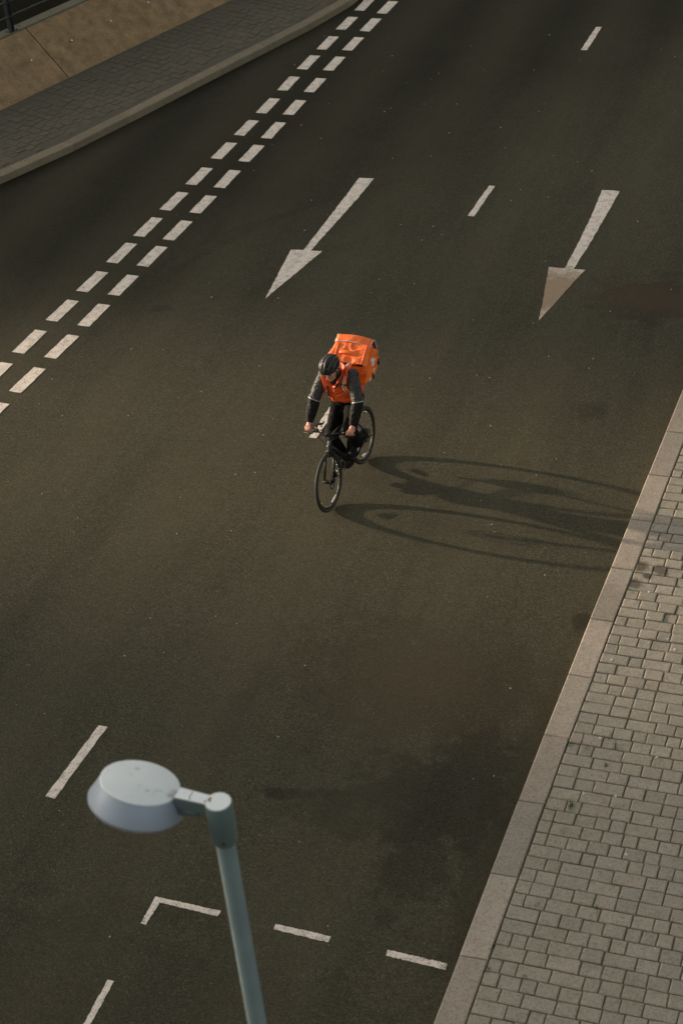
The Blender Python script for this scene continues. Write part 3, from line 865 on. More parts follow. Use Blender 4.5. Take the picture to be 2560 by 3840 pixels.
for sy in (-1, 1):
    mb.tube([BB + Vector((-.03, sy * .035, 0)), Vector((-.25, sy * .058, .31)), RD + Vector((.015, sy * .066, 0))], [.013, .011, .010], 10)
    mb.tube([ST + Vector((0, sy * .02, -.04)), Vector((-.38, sy * .052, .58)), RD + Vector((.01, sy * .066, .012))], [.010, .009, .009], 10)
mb.tube([BB + Vector((0, -.045, 0)), BB + Vector((0, .045, 0))], .034, 20)
part('frame', mb, M['frame'], bike)
mb = MB(); mb.box((-.055, 0, .275), (.17, .088, .14), Matrix.Rotation(R(-12), 3, 'Y')); o = part('drive_unit', mb, M['frame'], bike); bev(o, .03, 3)
# fork
FD = (HB - HT).normalized()
mb = MB()
cr = HB + FD * .03
mb.tube([HB + FD * .002, cr], [.029, .028], 18)
mb.tube([cr + Vector((0, -.052, -.012)), cr + Vector((0, -.03, .004)), cr, cr + Vector((0, .03, .004)), cr + Vector((0, .052, -.012))], [.017, .021, .023, .021, .017], 12)
for sy in (-1, 1):
    mb.tube([cr + Vector((0, sy * .050, -.006)), lerp(cr, Vector((.512, 0, .355)), .5) + Vector((-.012, sy * .055, 0)), Vector((.510, sy * .058, .352))], [(.019, .014), (.016, .012), (.012, .010)], 12)
fork = part('fork', mb, M['frame'], bike)
mb = MB(); mb.box((.455, .062, .46), (.045, .022, .06), Matrix.Rotation(R(18), 3, 'Y')); mb.box((.438, .068, .41), (.03, .03, .04))
mb.disc((.505, .066, .40), .012, .03); o = part('brake_caliper', mb, M['frame'], fork); bev(o, .005)
mb = MB(); mb.tube([(.33, .05, .70), (.40, .075, .60), (.455, .088, .50), (.47, .085, .44), (.455, .07, .43)], .003, 8); part('brake_hose', mb, M['rubber'], fork)
# head badge: shield with a dark animal figure
up_ = (HT - HB).normalized(); fx = Vector((up_.z, 0, -up_.x))
bc = HB.lerp(HT, .50) + fx * .0285
mb = MB()
sh = [(-.019, .026), (0, .030), (.019, .026), (.019, .002), (.013, -.016), (0, -.03), (-.013, -.016), (-.019, .002)]
def bpt(q, d=0): return bc + up_ * q[1] + Vector((0, q[0], 0)) + fx * (d - abs(q[0]) * .45)
n_ = len(sh)
mb.add([bpt(q, .003) for q in sh] + [bpt(q, -.006) for q in sh], [tuple(range(n_)), tuple(range(2 * n_ - 1, n_ - 1, -1))] + [(i, n_ + i, n_ + (i + 1) % n_, (i + 1) % n_) for i in range(n_)])
badge = part('head_badge', mb, M['badge'], bike, False, label='silver shield badge with a dark figure')
mb = MB()
fg = [(.004, .012), (.012, .008), (.010, -.006), (.004, -.02), (-.003, -.010), (.002, -.002)]
n_ = len(fg)
mb.add([bpt(q, .0045) for q in fg] + [bpt(q, .001) for q in fg], [tuple(range(n_)), tuple(range(2 * n_ - 1, n_ - 1, -1))] + [(i, n_ + i, n_ + (i + 1) % n_, (i + 1) % n_) for i in range(n_)])
part('badge_figure', mb, M['frame'], badge, False)
# stem and handlebar
BC = Vector((.335, 0, .893))
mb = MB(); mb.tube([HT + up_ * .005, HT + up_ * .045], .021, 16); mb.tube([HT + up_ * .03, BC], [.019, .018], 14); mb.tube([BC + Vector((0, -.024, 0)), BC + Vector((0, .024, 0))], .021, 16)
stem = part('stem', mb, M['frame'], bike)
mb = MB(); mb.tube([HT + up_ * .001, HT + up_ * .005], .0275, 20); part('headset_ring', mb, M['metal'], stem)
mb = MB()
mb.tube([(.262, -.315, .905), (.285, -.20, .909), (.318, -.10, .903), (.335, -.045, .893), (.335, .045, .893), (.318, .10, .903), (.285, .20, .909), (.262, .315, .905)], [.0125, .0125, .015, .018, .018, .015, .0125, .0125], 14)
hbar = part('handlebar', mb, M['frame'], bike)
GR = {}
for sy in (-1, 1):
    a, b = Vector((.262, sy * .318, .905)), Vector((.282, sy * .205, .909))
    GR[sy] = (a, b)
    mb = MB(); mb.tube([a, a.lerp(b, .03), a.lerp(b, .97), b], [.0155, .017, .0165, .0155], 14); g = part('grip', mb, M['rubber'], hbar)
    mb = MB(); p = Vector((.292, sy * .178, .905))
    mb.box(p, (.035, .045, .032)); mb.tube([p + Vector((.012, 0, -.004)), p + Vector((.05, sy * .02, -.014)), Vector((.338, sy * .24, .885)), Vector((.318, sy * .315, .88))], [.007, .0065, .006, .006], 8)
    o = part('brake_lever', mb, M['frame'], hbar)
    mb = MB(); mb.tube([p + Vector((.02, -sy * .01, .0)), Vector((.40, sy * .10, .885)), Vector((.405, sy * .035, .84)), Vector((.375, sy * .03, .77))], .0028, 8); part('cable', mb, M['rubber'], hbar)
    mb = MB(); mb.disc((.30, sy * .178, .918), .014, .012, (0, .2, 1), 14); part('lever_clamp', mb, M['metal'] if sy > 0 else M['darkmetal'], o)
# bell and display
mb = MB(); mb.ell((.318, -.085, .925), (.022, .022, .016), 16, 8); part('bell', mb, M['darkmetal'], hbar)
mb = MB(); mb.box((.325, -.055, .932), (.045, .03, .014), Matrix.Rotation(R(-20), 3, 'Y')); o = part('light_switch', mb, M['frame'], hbar); bev(o, .005)
mb = MB(); mb.ell((.332, -.072, .93), (.010, .012, .008), 12, 6); part('chrome_button', mb, M['metal'], hbar)
mb = MB(); mb.box((.306, .155, .928), (.03, .025, .02)); o = part('shifter', mb, M['frame'], hbar); bev(o, .005)
# phone mount on its ball arm
mb = MB(); mb.disc((.302, -.145, .908), .022, .034, (-.2, 1, 0), 16); mb.tube([(.302, -.145, .925), (.300, -.143, .965)], [.010, .008], 10); mb.ell((.300, -.142, .972), (.014, .014, .012), 12, 8); mb.ell((.300, -.141, .990), (.011, .011, .01), 12, 8)
pm = part('phone_mount', mb, M['rubber'], bike)
mb = MB(); mb.box((.300, -.125, 1.003), (.075, .135, .014), Matrix.Rotation(R(-14), 3, 'Y') @ Matrix.Rotation(R(5), 3, 'X')); o = part('mount_plate', mb, M['rubber'], pm); bev(o, .006)
for sx, sy in ((-.036, -.188), (.036, -.188), (-.036, -.062), (.036, -.062)):
    mb = MB(); mb.box((.300 + sx, sy, 1.008 - sx * .25), (.016, .016, .018), Matrix.Rotation(R(-14), 3, 'Y')); o = part('mount_jaw', mb, M['rubber'], pm); bev(o, .004)
# saddle
mb = MB()
mb.tube([(-.125, 0, .930), (-.15, 0, .94), (-.20, 0, .945), (-.27, 0, .95), (-.33, 0, .955), (-.365, 0, .95)], [(.012, .018), (.018, .026), (.022, .045), (.026, .075), (.028, .085), (.012, .06)], 18, up=(0, 0, 1))
part('saddle', mb, M['rubber'], bike)
mb = MB(); mb.tube([ST, (-.262, 0, .925)], .0135, 14); part('seat_post', mb, M['darkmetal'], bike)
# drivetrain
cr = bpy.data.objects.new('crankset', None); COL.objects.link(cr); cr.parent = bike
mb = MB(); mb.ring(tuple(BB + Vector((0, -.05, 0))), [(.085, -.0025), (.085, .0025), (.066, .0025), (.066, -.0025)], 48); part('chainring', mb, M['darkmetal'], cr)
PR = Vector((-.125, -.135, .130)); PL = Vector((.012, .135, .442))
mb = MB(); mb.tube([BB + Vector((0, -.068, 0)), Vector((PR.x, -.085, PR.z))], [(.016, .009), (.012, .008)], 12); mb.tube([BB + Vector((0, -.07, 0)), BB + Vector((0, -.04, 0))], .018, 14); part('crank', mb, M['frame'], cr)
mb = MB(); mb.tube([BB + Vector((0, .068, 0)), Vector((PL.x, .085, PL.z))], [(.016, .009), (.012, .008)], 12); mb.tube([BB + Vector((0, .04, 0)), BB + Vector((0, .07, 0))], .018, 14); part('crank', mb, M['frame'], cr)
for P_ in (PR, PL):
    mb = MB(); mb.box(P_, (.09, .09, .018)); mb.tube([P_ + Vector((0, -.05, 0)), P_ + Vector((0, .05, 0))], .009, 10); o = part('pedal', mb, M['rubber'], bike, False); bev(o, .005)
mb = MB()
top = [BB + Vector((0, -.05, .078)), RD + Vector((0, -.05, .036))]; bot = [BB + Vector((0, -.05, -.078)), Vector((-.47, -.05, .255)), RD + Vector((.03, -.05, -.06)), RD + Vector((-.02, -.05, -.03))]
mb.tube(top, (.005, .003), 6); mb.tube(bot, (.005, .003), 6); part('chain', mb, M['darkmetal'], cr)
mb = MB()
for k, r_ in enumerate((.052, .045, .038, .031)): mb.ring((RD.x, -.052 + .006 * k - .012, RD.z), [(r_, -.0015), (r_, .0015), (r_ - .012, .0015), (r_ - .012, -.0015)], 28)
part('cassette', mb, M['metal'], bike)
mb = MB(); mb.box((-.49, -.066, .27), (.03, .02, .11), Matrix.Rotation(R(-20), 3, 'Y')); mb.disc((-.47, -.056, .235), .016, .01); mb.disc((-.50, -.056, .295), .016, .01); o = part('derailleur', mb, M['frame'], bike, False); bev(o, .004)
mb = MB(); mb.tube([(-.47, .068, .34), (-.60, .10, .32)], [.007, .006], 8); part('kickstand', mb, M['frame'], bike)
mb = MB(); mb.box((.372, 0, .905), (.03, .035, .03)); o = part('front_light', mb, M['frame'], bike); bev(o, .008, 3)

# ------------------------------------------------------------------ rider
M['skin'] = simple('skin', (.52, .25, .175), (.44, .19, .13), 25, .5)
M['skinhand'] = simple('hand_skin', (.52, .25, .185), (.42, .19, .13), 30, .5)
M['trouser'] = simple('trouser_black', (.0055, .0055, .0048), (.004, .004, .0036), 12, .9, bump=.2, bscale=25, spec=.12)
M['shoe'] = simple('shoe_black', (.007, .007, .0065), (.010, .010, .009), 30, .8, spec=.15)
M['sole'] = simple('shoe_sole_white', (.42, .42, .40), (.30, .30, .28), 30, .6)
M['hair'] = simple('dark_hair', (.03, .02, .013), (.02, .014, .009), 90, .6)
M['helmet'] = simple('helmet_shell', (.012, .0145, .0135), (.009, .011, .010), 8, .42, coat=.12)
M['foam'] = simple('helmet_foam', (.006, .006, .006), None, 30, .9)
M['gaiter'] = simple('gaiter_black', (.009, .008, .008), None, 20, .9)
M['sleeve'] = simple('sleeve_black', (.0095, .009, .0085), (.0065, .006, .0058), 12, .75, bump=.3, bscale=30, spec=.2)
M['orange'] = simple('vest_orange', (.76, .100, .012), (.62, .072, .009), 6, .55, bump=.35, bscale=18)
M['bagorange'] = simple('bag_orange', (.92, .195, .028), (.84, .145, .018), 4, .42, bump=.5, bscale=11, coat=.15)
M['strapgrey'] = simple('reflective_grey', (.34, .34, .36), (.28, .28, .30), 40, .35, .3)
M['piping'] = simple('piping_grey', (.55, .50, .50), (.45, .41, .41), 60, .5)
M['black'] = simple('black_webbing', (.014, .012, .012), (.02, .018, .017), 60, .8)
M['white'] = simple('white_print', (.72, .70, .74), (.62, .60, .64), 50, .6)
def mottled():
    n = NT('mottled_fabric')
    v = n.obj()
    mp = n.n('ShaderNodeMapping'); n.l(v, mp.inputs[0]); mp.inputs['Scale'].default_value = (1, 1, 2.6); mp.inputs['Rotation'].default_value = (.5, .3, 0)
    f = n.noise(mp.outputs[0], 55, 4, .7, 1.2)
    n.base(n.mix(n.ramp(f, [(.50, 0.0), (.62, 1.0)]), (.010, .010, .0095), (.085, .086, .076)))
    n.rough(.65); n.bump(n.noise(v, 26, 3), .4, .006)
    return n.m
M['mottled'] = mottled()
person = thing('person', 'rider in an orange vest and black helmet leaning on the handlebar of a bicycle', 'person')
V = Vector
HEADC = V((.035, .022, 1.585))
HR = Matrix.Rotation(R(-8), 3, 'Z') @ Matrix.Rotation(R(24), 3, 'Y') @ Matrix.Rotation(R(2), 3, 'X')
def hp(x, y, z): return HEADC + HR @ V((x, y, z))
SHR, SHL = V((-.115, -.155, 1.425)), V((-.085, .225, 1.470))
ELR, ELL = V((.045, -.245, 1.185)), V((.060, .305, 1.205))
GRm = GR[-1][0].lerp(GR[-1][1], .42); GLm = GR[1][0].lerp(GR[1][1], .42)
WRR = GRm + V((-.062, -.004, .062)); WRL = GLm + V((-.062, .004, .066))
HIPR, HIPL = V((-.215, -.080, .975)), V((-.215, .100, .975))
KNR, KNL = V((.045, -.120, .640)), V((.135, .185, .850))
ANR, ANL = V((-.215, -.128, .245)), V((-.085, .138, .555))
def hand(mb, g, wr, sy):
    """fist round the grip: palm over the top, four fingers curling in front and under, thumb below from the inner side"""
    ax = (GR[sy][1] - GR[sy][0]).normalized()          # towards the stem
    palm = g + V((-.020, 0, .024))
    mb.tube([wr, wr.lerp(palm, .55), palm, g + V((.012, 0, .030))], [(.026, .021), (.036, .021), (.042, .019), (.042, .014)], 14, up=ax)
    for k in range(4):
        o = ax * (.033 - .0215 * k)
        r = (.0098, .0104, .0100, .0088)[k]; L = (1.0, 1.06, 1.0, .84)[k]
        c = g + o
        pts = [c + V((-.004, 0, .030)), c + V((.016 * L, 0, .031)), c + V((.031 * L, 0, .015)), c + V((.031 * L, 0, -.006)), c + V((.018, 0, -.024 * L)), c + V((-.002, 0, -.027))]
        mb.tube(pts, [r * 1.05, r * 1.1, r * 1.05, r, r * .95, r * .8], 10)
        mb.ell(c + V((.020 * L, 0, .031)), (r * 1.15, r * 1.1, r * 1.1), 10, 8)
    t0 = palm + ax * .030 + V((.0, 0, -.006))
    mb.tube([t0, g + ax * .052 + V((.006, 0, .010)), g + ax * .055 + V((.022, 0, -.010)), g + ax * .040 + V((.026, 0, -.026))], [.0135, .0115, .0105, .008], 10)
    mb.ell(wr.lerp(palm, .1), (.028, .025, .028), 10, 8)
mb = MB()
# trunk, neck and limbs under the clothes
mb.tube([V((-.23, .01, .93)), V((-.235, .012, 1.02)), V((-.21, .02, 1.12)), V((-.17, .03, 1.26)), V((-.13, .035, 1.38)), V((-.10, .036, 1.45))], [(.075, .13), (.095, .145), (.085, .125), (.09, .14), (.085, .15), (.05, .09)], 18, up=(1, 0, 0))
mb.tube([V((-.10, .036, 1.42)), V((-.07, .033, 1.49)), hp(-.02, 0, -.06)], [.06, .052, .053], 14)
for sh, el, wr in ((SHR, ELR, WRR), (SHL, ELL, WRL)):
    mb.tube([sh + (V((-.1, .036, 1.45)) - sh) * .3, sh, sh.lerp(el, .5), el, el.lerp(wr, .35), wr], [.05, .052, .045, .038, .038, .026], 12)
for h_, k_, a_ in ((HIPR, KNR, ANR), (HIPL, KNL, ANL)):
    mb.tube([h_ + V((0, 0, .03)), h_.lerp(k_, .3), k_, k_.lerp(a_, .3), a_], [.085, .075, .052, .052, .036], 12)
    mb.tube([a_, a_ + V((.02, 0, -.05)), a_ + V((.10, 0, -.075)), a_ + V((.15, 0, -.08))], [.036, .04, .036, .025], 10)
# head
mb.ell(hp(-.012, 0, .035), (.098, .077, .092), 24, 16, HR)
mb.ell(hp(.018, 0, -.020), (.074, .066, .082), 24, 16, HR)
mb.ell(hp(.040, 0, -.078), (.046, .048, .040), 18, 12, HR)
mb.ell(hp(.072, 0, -.100), (.022, .024, .018), 14, 10, HR)
mb.tube([hp(.083, 0, .022), hp(.096, 0, -.002), hp(.112, 0, -.028), hp(.098, 0, -.040)], [.010, .011, .0155, .012], 10)
for sy in (-1, 1):
    mb.ell(hp(.099, sy * .011, -.035), (.010, .009, .008), 10, 8, HR)
    mb.ell(hp(.064, sy * .040, -.025), (.026, .022, .022), 12, 8, HR)
    mb.tube([hp(.082, sy * .010, .026), hp(.085, sy * .032, .030), hp(.066, sy * .055, .022)], [.010, .011, .009], 8)
    mb.ell(hp(-.010, sy * .078, -.010), (.022, .009, .032), 12, 10, HR)
    mb.ell(hp(-.004, sy * .074, -.03), (.012, .010, .014), 10, 8, HR)
mb.tube([hp(.084, -.022, -.064), hp(.095, 0, -.060), hp(.084, .022, -.064)], [.005, .0075, .005], 8)
mb.tube([hp(.084, -.019, -.075), hp(.094, 0, -.076), hp(.084, .019, -.075)], [.006, .0085, .006], 8)
hand(mb, GRm, WRR, -1); hand(mb, GLm, WRL, 1)
body = link('body', remesh(mb, 'body', .0052, 2), M['skin'], person)
M['eye'] = simple('eye_dark', (.10, .08, .07), None, 40, .25); M['lip'] = simple('lip_red', (.22, .07, .05), None, 40, .5)
for sy in (-1, 1):
    mb = MB(); mb.ell(hp(.080, sy * .031, .004), (.011, .012, .0075), 12, 8, HR); part('eye', mb, M['eye'], body)
    mb = MB(); mb.tube([hp(.094, sy * .012, .034), hp(.094, sy * .034, .040), hp(.074, sy * .056, .030)], [.003, .0042, .003], 6); part('eyebrow', mb, M['hair'], body)
mb = MB(); mb.tube([hp(.0895, -.020, -.0695), hp(.1005, 0, -.0685), hp(.0895, .020, -.0695)], [.0018, .003, .0018], 6); part('lips', mb, M['lip'], body)
mb = MB()
mb.ell(hp(-.032, 0, .020), (.088, .080, .082), 20, 14, HR)
for sy in (-1, 1): mb.tube([hp(.012, sy * .072, .03), hp(.010, sy * .076, -.015)], [.018, .006], 10)
link('hair', remesh(mb, 'hair', .006, 2), M['hair'], person)
# helmet: dark liner, long ribs over it, brim band, straps
helm = bpy.data.objects.new('helmet', None); COL.objects.link(helm); helm.parent = person
HC = hp(-.012, 0, .052); HA = HR @ Matrix.Rotation(R(-4), 3, 'Y')
def hs(th, ph, k=1.0, sx=.142, sy=.106, sz=.118):
    """th from the front (0) over the crown to the back (pi), ph sideways"""
    x = math.cos(th) * math.cos(ph); z = math.sin(th) * math.cos(ph); y = math.sin(ph)
    return HC + HA @ V((x * sx * k, y * sy * k, max(z, -.15) * sz * k))
mb = MB(); g = [[hs(lerp(R(4), R(176), i / 20), lerp(R(-78), R(78), j / 14), .90) for j in range(15)] for i in range(21)]
mb.sheet(g, .012); part('liner', mb, M['foam'], helm)
for k, ph in enumerate((-64, -39, -13, 13, 39, 64)):
    mb = MB(); rows = []
    for i in range(23):
        t_ = i / 22; th = lerp(R(2), R(176), t_)
        wv = 7.2 + 3.8 * math.cos(t_ * 2 * math.pi) ** 2 + 1.5 * math.sin(t_ * 9 + k)
        pc = ph * (.80 + .20 * math.sin(math.pi * t_)) + 2.2 * math.sin(t_ * 5 + k * 1.3)
        kk = 1.0 + .03 * math.sin(math.pi * t_)
        rows.append([hs(th, R(pc + wv * q), kk * (1 - .05 * abs(q) ** 2)) for q in (-1, -.55, 0, .55, 1)])
    mb.sheet(rows, .016); part('rib', mb, M['helmet'], helm)
mb = MB()
for th in (R(30), R(72), R(112), R(150)):
    for k in range(5):
        a0 = (-64, -39, -13, 13, 39)[k]
        off = R(9) * (1 if k % 2 else -1)
        mb.tube([hs(th + off, R(a0 + 4), .985), hs(th + off, R(a0 + 13), .985), hs(th + off, R(a0 + 22), .985)], .0095, 8)
part('bridge', mb, M['helmet'], helm)
mb = MB(); n_ = 40; vs = []
for i in range(n_):
    a = 2 * math.pi * i / n_
    p = HC + HA @ V((math.cos(a) * .139, math.sin(a) * .105, -.006 + .014 * math.cos(a) ** 2))
    vs.append(p)
mb.tube(vs + [vs[0]], .0105, 8, caps=False); part('brim', mb, M['helmet'], helm)
mb = MB(); mb.box(hp(.138, 0, .042), (.02, .035, .016), HR); mb.ell(hp(.147, .0, .046), (.006, .006, .006), 8, 6); part('clip_light', mb, M['black'], helm, False)
mb = MB()
for sy in (-1, 1):
    mb.tube([hp(.03, sy * .080, .045), hp(.012, sy * .081, -.02), hp(.03, sy * .060, -.085), hp(.045, 0, -.125)], (.003, .008), 8); mb.tube([hp(-.06, sy * .078, .03), hp(.010, sy * .083, -.03)], (.003, .008), 8)
part('chin_strap', mb, M['black'], helm)
# neck gaiter
mb = MB(); mb.tube([V((-.095, .036, 1.40)), V((-.060, .032, 1.455)), V((-.040, .03, 1.49)), hp(-.020, 0, -.085)], [(.075, .085), (.070, .074), (.066, .068), (.062, .064)], 18, up=(1, 0, 0))
mb.tube([V((-.03, .02, 1.36)), V((.0, .02, 1.42)), V((.02, .02, 1.455))], [.03, .05, .04], 14)
link('neck_gaiter', remesh(mb, 'neck_gaiter', .008, 4, .006, 30), M['gaiter'], person)
# jacket sleeves
jk = bpy.data.objects.new('jacket', None); COL.objects.link(jk); jk.parent = person
for sy, sh, el, wr in ((-1, SHR, ELR, WRR), (1, SHL, ELL, WRL)):
    inn = sh + (V((-.12, .036, 1.40)) - sh) * .72
    mb = MB(); mb.tube([inn, sh + V((0, 0, -.005)), sh.lerp(el, .35), sh.lerp(el, .75), el + (el - sh) * .06], [.05, .066, .068, .067, .069], 18); mb.ell(sh + V((0, 0, -.004)), (.068, .066, .068), 18, 12)
    up_s = link('sleeve', remesh(mb, 'sleeve', .009, 4, .010, 17), M['mottled'], jk, 'mottled grey upper sleeve')
    mb = MB(); e2 = el + (el - sh) * .03
    mb.tube([el - (el - sh) * .12, e2, e2.lerp(wr, .3), e2.lerp(wr, .65), e2.lerp(wr, .92), wr + (wr - e2) * .03], [.058, .0625, .066, .058, .043, .040], 18)
    link('sleeve', remesh(mb, 'sleeve', .008, 4, .012, 19), M['sleeve'], jk, 'plain black forearm of the sleeve')
    mb = MB(); d = (el - sh).normalized(); c = el + (el - sh) * .045
    a_ = d.cross(V((0, 1, 0))).normalized(); b_ = d.cross(a_)
    ring = [c + (a_ * math.cos(q) + b_ * math.sin(q)) * .0705 for q in [2 * math.pi * i / 28 for i in range(29)]]
    mb.tube(ring, (.0075, .004), 8, caps=False, up=d); part('reflective_piping', mb, M['strapgrey'], jk)
mb = MB(); mb.tube([V((-.30, .03, .985)), V((-.30, .035, 1.06)), V((-.28, .04, 1.14))], [(.06, .165), (.075, .175), (.07, .165)], 18, up=(1, 0, 0)); link('tail', remesh(mb, 'tail', .010, 4, .008, 12), M['sleeve'], jk)
# white round print with dark strokes on the rider's right upper arm
d = (ELR - SHR).normalized(); out = V((.80, -.55, .22)); out = (out - d * out.dot(d)).normalized(); sd_ = d.cross(out)
pc = SHR.lerp(ELR, .42) + out * .0665
mb = MB(); n_ = 16; vs = [pc + sd_ * math.cos(2 * math.pi * i / n_) * .020 + d * math.sin(2 * math.pi * i / n_) * .032 - out * (.006 * abs(math.cos(2 * math.pi * i / n_))) for i in range(n_)]
mb.add([v + out * .003 for v in vs] + [v - out * .01 for v in vs], [tuple(range(n_)), tuple(range(2 * n_ - 1, n_ - 1, -1))] + [(i, n_ + i, n_ + (i + 1) % n_, (i + 1) % n_) for i in range(n_)])
pr = part('arm_print', mb, M['white'], jk, False)
mb = MB()
for q in (-.006, .006): mb.tube([pc + sd_ * q - d * .008 + out * .004, pc + sd_ * q + d * .020 + out * .004], .0022, 6)
part('print_strokes', mb, M['black'], pr)
# trousers
mb = MB()
mb.tube([V((-.225, .012, .90)), V((-.235, .012, .97)), V((-.215, .018, 1.06)), V((-.19, .02, 1.12))], [(.10, .155), (.125, .175), (.115, .16), (.105, .145)], 22, up=(1, 0, 0))
mb.ell((-.19, .01, .925), (.105, .11, .09), 18, 12)
for h_, k_, a_ in ((HIPR, KNR, ANR), (HIPL, KNL, ANL)):
    mb.tube([h_ + V((-.01, 0, .03)), h_.lerp(k_, .3), h_.lerp(k_, .7), k_, k_.lerp(a_, .25), k_.lerp(a_, .6), a_ + V((-.01, 0, -.045))], [.098, .096, .085, .080, .080, .074, .070], 16)
link('trousers', remesh(mb, 'trousers', .010, 6, .008, 8), M['trouser'], person)
for a_, P_, sy in ((ANR, PR, -1), (ANL, PL, 1)):
    sh_ = bpy.data.objects.new('shoe', None); COL.objects.link(sh_); sh_.parent = person
    z0 = P_.z + .012
    yy_ = P_.y - sy * .004
    mb = MB()
    mb.tube([V((P_.x - .165, yy_, z0 + .035)), V((P_.x - .13, yy_, z0 + .045)), V((P_.x - .05, yy_, z0 + .045)), V((P_.x + .04, yy_, z0 + .034)), V((P_.x + .10, yy_, z0 + .026)), V((P_.x + .125, yy_, z0 + .02))], [(.03, .026), (.044, .038), (.046, .042), (.036, .048), (.026, .042), (.01, .022)], 16, up=(0, 0, 1))
    mb.tube([a_ + V((0, 0, .03)), a_.lerp(V((P_.x - .10, yy_, z0 + .05)), .6), V((P_.x - .10, yy_, z0 + .05))], [.046, .05, .05], 14)
    link('upper', remesh(mb, 'upper', .007, 3), M['shoe'], sh_)
    mb = MB(); mb.tube([V((P_.x - .172, yy_, z0 + .012)), V((P_.x - .14, yy_, z0 + .012)), V((P_.x - .05, yy_, z0 + .011)), V((P_.x + .04, yy_, z0 + .011)), V((P_.x + .10, yy_, z0 + .013)), V((P_.x + .132, yy_, z0 + .016))], [(.012, .022), (.013, .038), (.012, .042), (.012, .050), (.012, .044), (.008, .02)], 16, up=(0, 0, 1))
    part('sole', mb, M['sole'] if sy < 0 else M['shoe'], sh_)
    if sy > 0:
        mb = MB()
        for k in range(4): mb.box((P_.x - .045 + .016 * k, yy_ + .0465, z0 + .048), (.007, .004, .020))
        part('side_print', mb, M['white'], sh_, False)
# vest
vest = bpy.data.objects.new('vest', None); COL.objects.link(vest); vest.parent = person
mb = MB()
mb.tube([V((-.160, .012, 1.080)), V((-.165, .014, 1.105)), V((-.170, .018, 1.17)), V((-.155, .026, 1.27)), V((-.130, .032, 1.37)), V((-.105, .036, 1.445)), V((-.090, .037, 1.49))],
        [(.125, .150), (.148, .168), (.148, .165), (.148, .172), (.132, .180), (.098, .160), (.06, .085)], 26, up=(1, 0, 0))
for sh, sy in ((SHR, -1), (SHL, 1)):
    mb.tube([V((-.10, .036 + sy * .07, 1.455)), sh + V((-.005, -sy * .035, .018))], [.066, .064], 14)
mb.tube([V((-.27, .03, 1.09)), V((-.29, .05, 1.18)), V((-.27, .05, 1.30))], [(.08, .17), (.08, .175), (.08, .17)], 18, up=(1, 0, 0))
vb = link('vest_body', remesh(mb, 'vest_body', .009, 4, .015, 9), M['orange'], vest)
# open collar: two flaps that stand away from the neck, meeting low on the chest
for sy, pts in ((-1, [((-.005, .012, 1.350), (.055, -.012, 1.362)), ((.045, -.035, 1.400), (.072, -.092, 1.402)), ((.042, -.062, 1.455), (.058, -.122, 1.470)), ((-.01, -.072, 1.500), (-.012, -.118, 1.535)), ((-.08, -.065, 1.525), (-.095, -.092, 1.570)), ((-.12, -.02, 1.530), (-.140, -.02, 1.580)), ((-.13, .03, 1.530), (-.150, .03, 1.582))]),
                (1, [((-.005, .012, 1.350), (.055, .020, 1.362)), ((.040, .060, 1.400), (.062, .085, 1.412)), ((.032, .088, 1.455), (.040, .130, 1.478)), ((-.015, .120, 1.500), (-.020, .150, 1.540)), ((-.08, .120, 1.525), (-.095, .140, 1.572)), ((-.12, .08, 1.530), (-.140, .085, 1.580)), ((-.13, .03, 1.530), (-.150, .03, 1.582))])):
    mb = MB(); g = []
    for a, b in pts:
        a, b = V(a), V(b); mid = a.lerp(b, .5) + (b - a).cross(V((0, 1, 0))).normalized() * .006
        g.append([a + (a - b) * .6, a, mid, b])
    mb.sheet(g, .010); o = part('collar', mb, M['orange'], vest); sub = o.modifiers.new('s', 'SUBSURF'); sub.levels = 2; sub.render_levels = 2
# turned placket flap with its snap button
mb = MB(); mb.sheet([[(.000, -.005, 1.345), (.010, .055, 1.365)], [(.022, .0, 1.315), (.022, .045, 1.345)], [(.030, -.002, 1.275), (.030, .008, 1.285)]], .006); part('placket_flap', mb, M['orange'], vest, False)
mb = MB(); mb.disc((.030, .012, 1.325), .010, .006, (1, 0, .5), 12); part('snap_button', mb, M['black'], vest)
mb = MB(); mb.disc((.026, .048, 1.372), .008, .006, (1, 0, .5), 12); part('snap_button', mb, M['black'], vest)
mb = MB(); mb.tube([V((.008, -.078, 1.335)), V((.006, -.082, 1.25)), V((-.004, -.070, 1.15))], [(.010, .006), (.011, .006), (.009, .006)], 8, up=(0, 1, 0)); part('zip_pocket', mb, M['black'], vest)

# ------------------------------------------------------------------ delivery backpack
bag = thing('delivery_backpack', 'large orange box shaped delivery backpack worn by the cyclist, with white prints on its side', 'backpack')
T = Matrix.Rotation(R(-3.5), 3, 'X')
def bp(f, l, z): return V((f, 0, 1.288)) + T @ V((0, l, z - 1.3))
CL = .055                                     # centre line
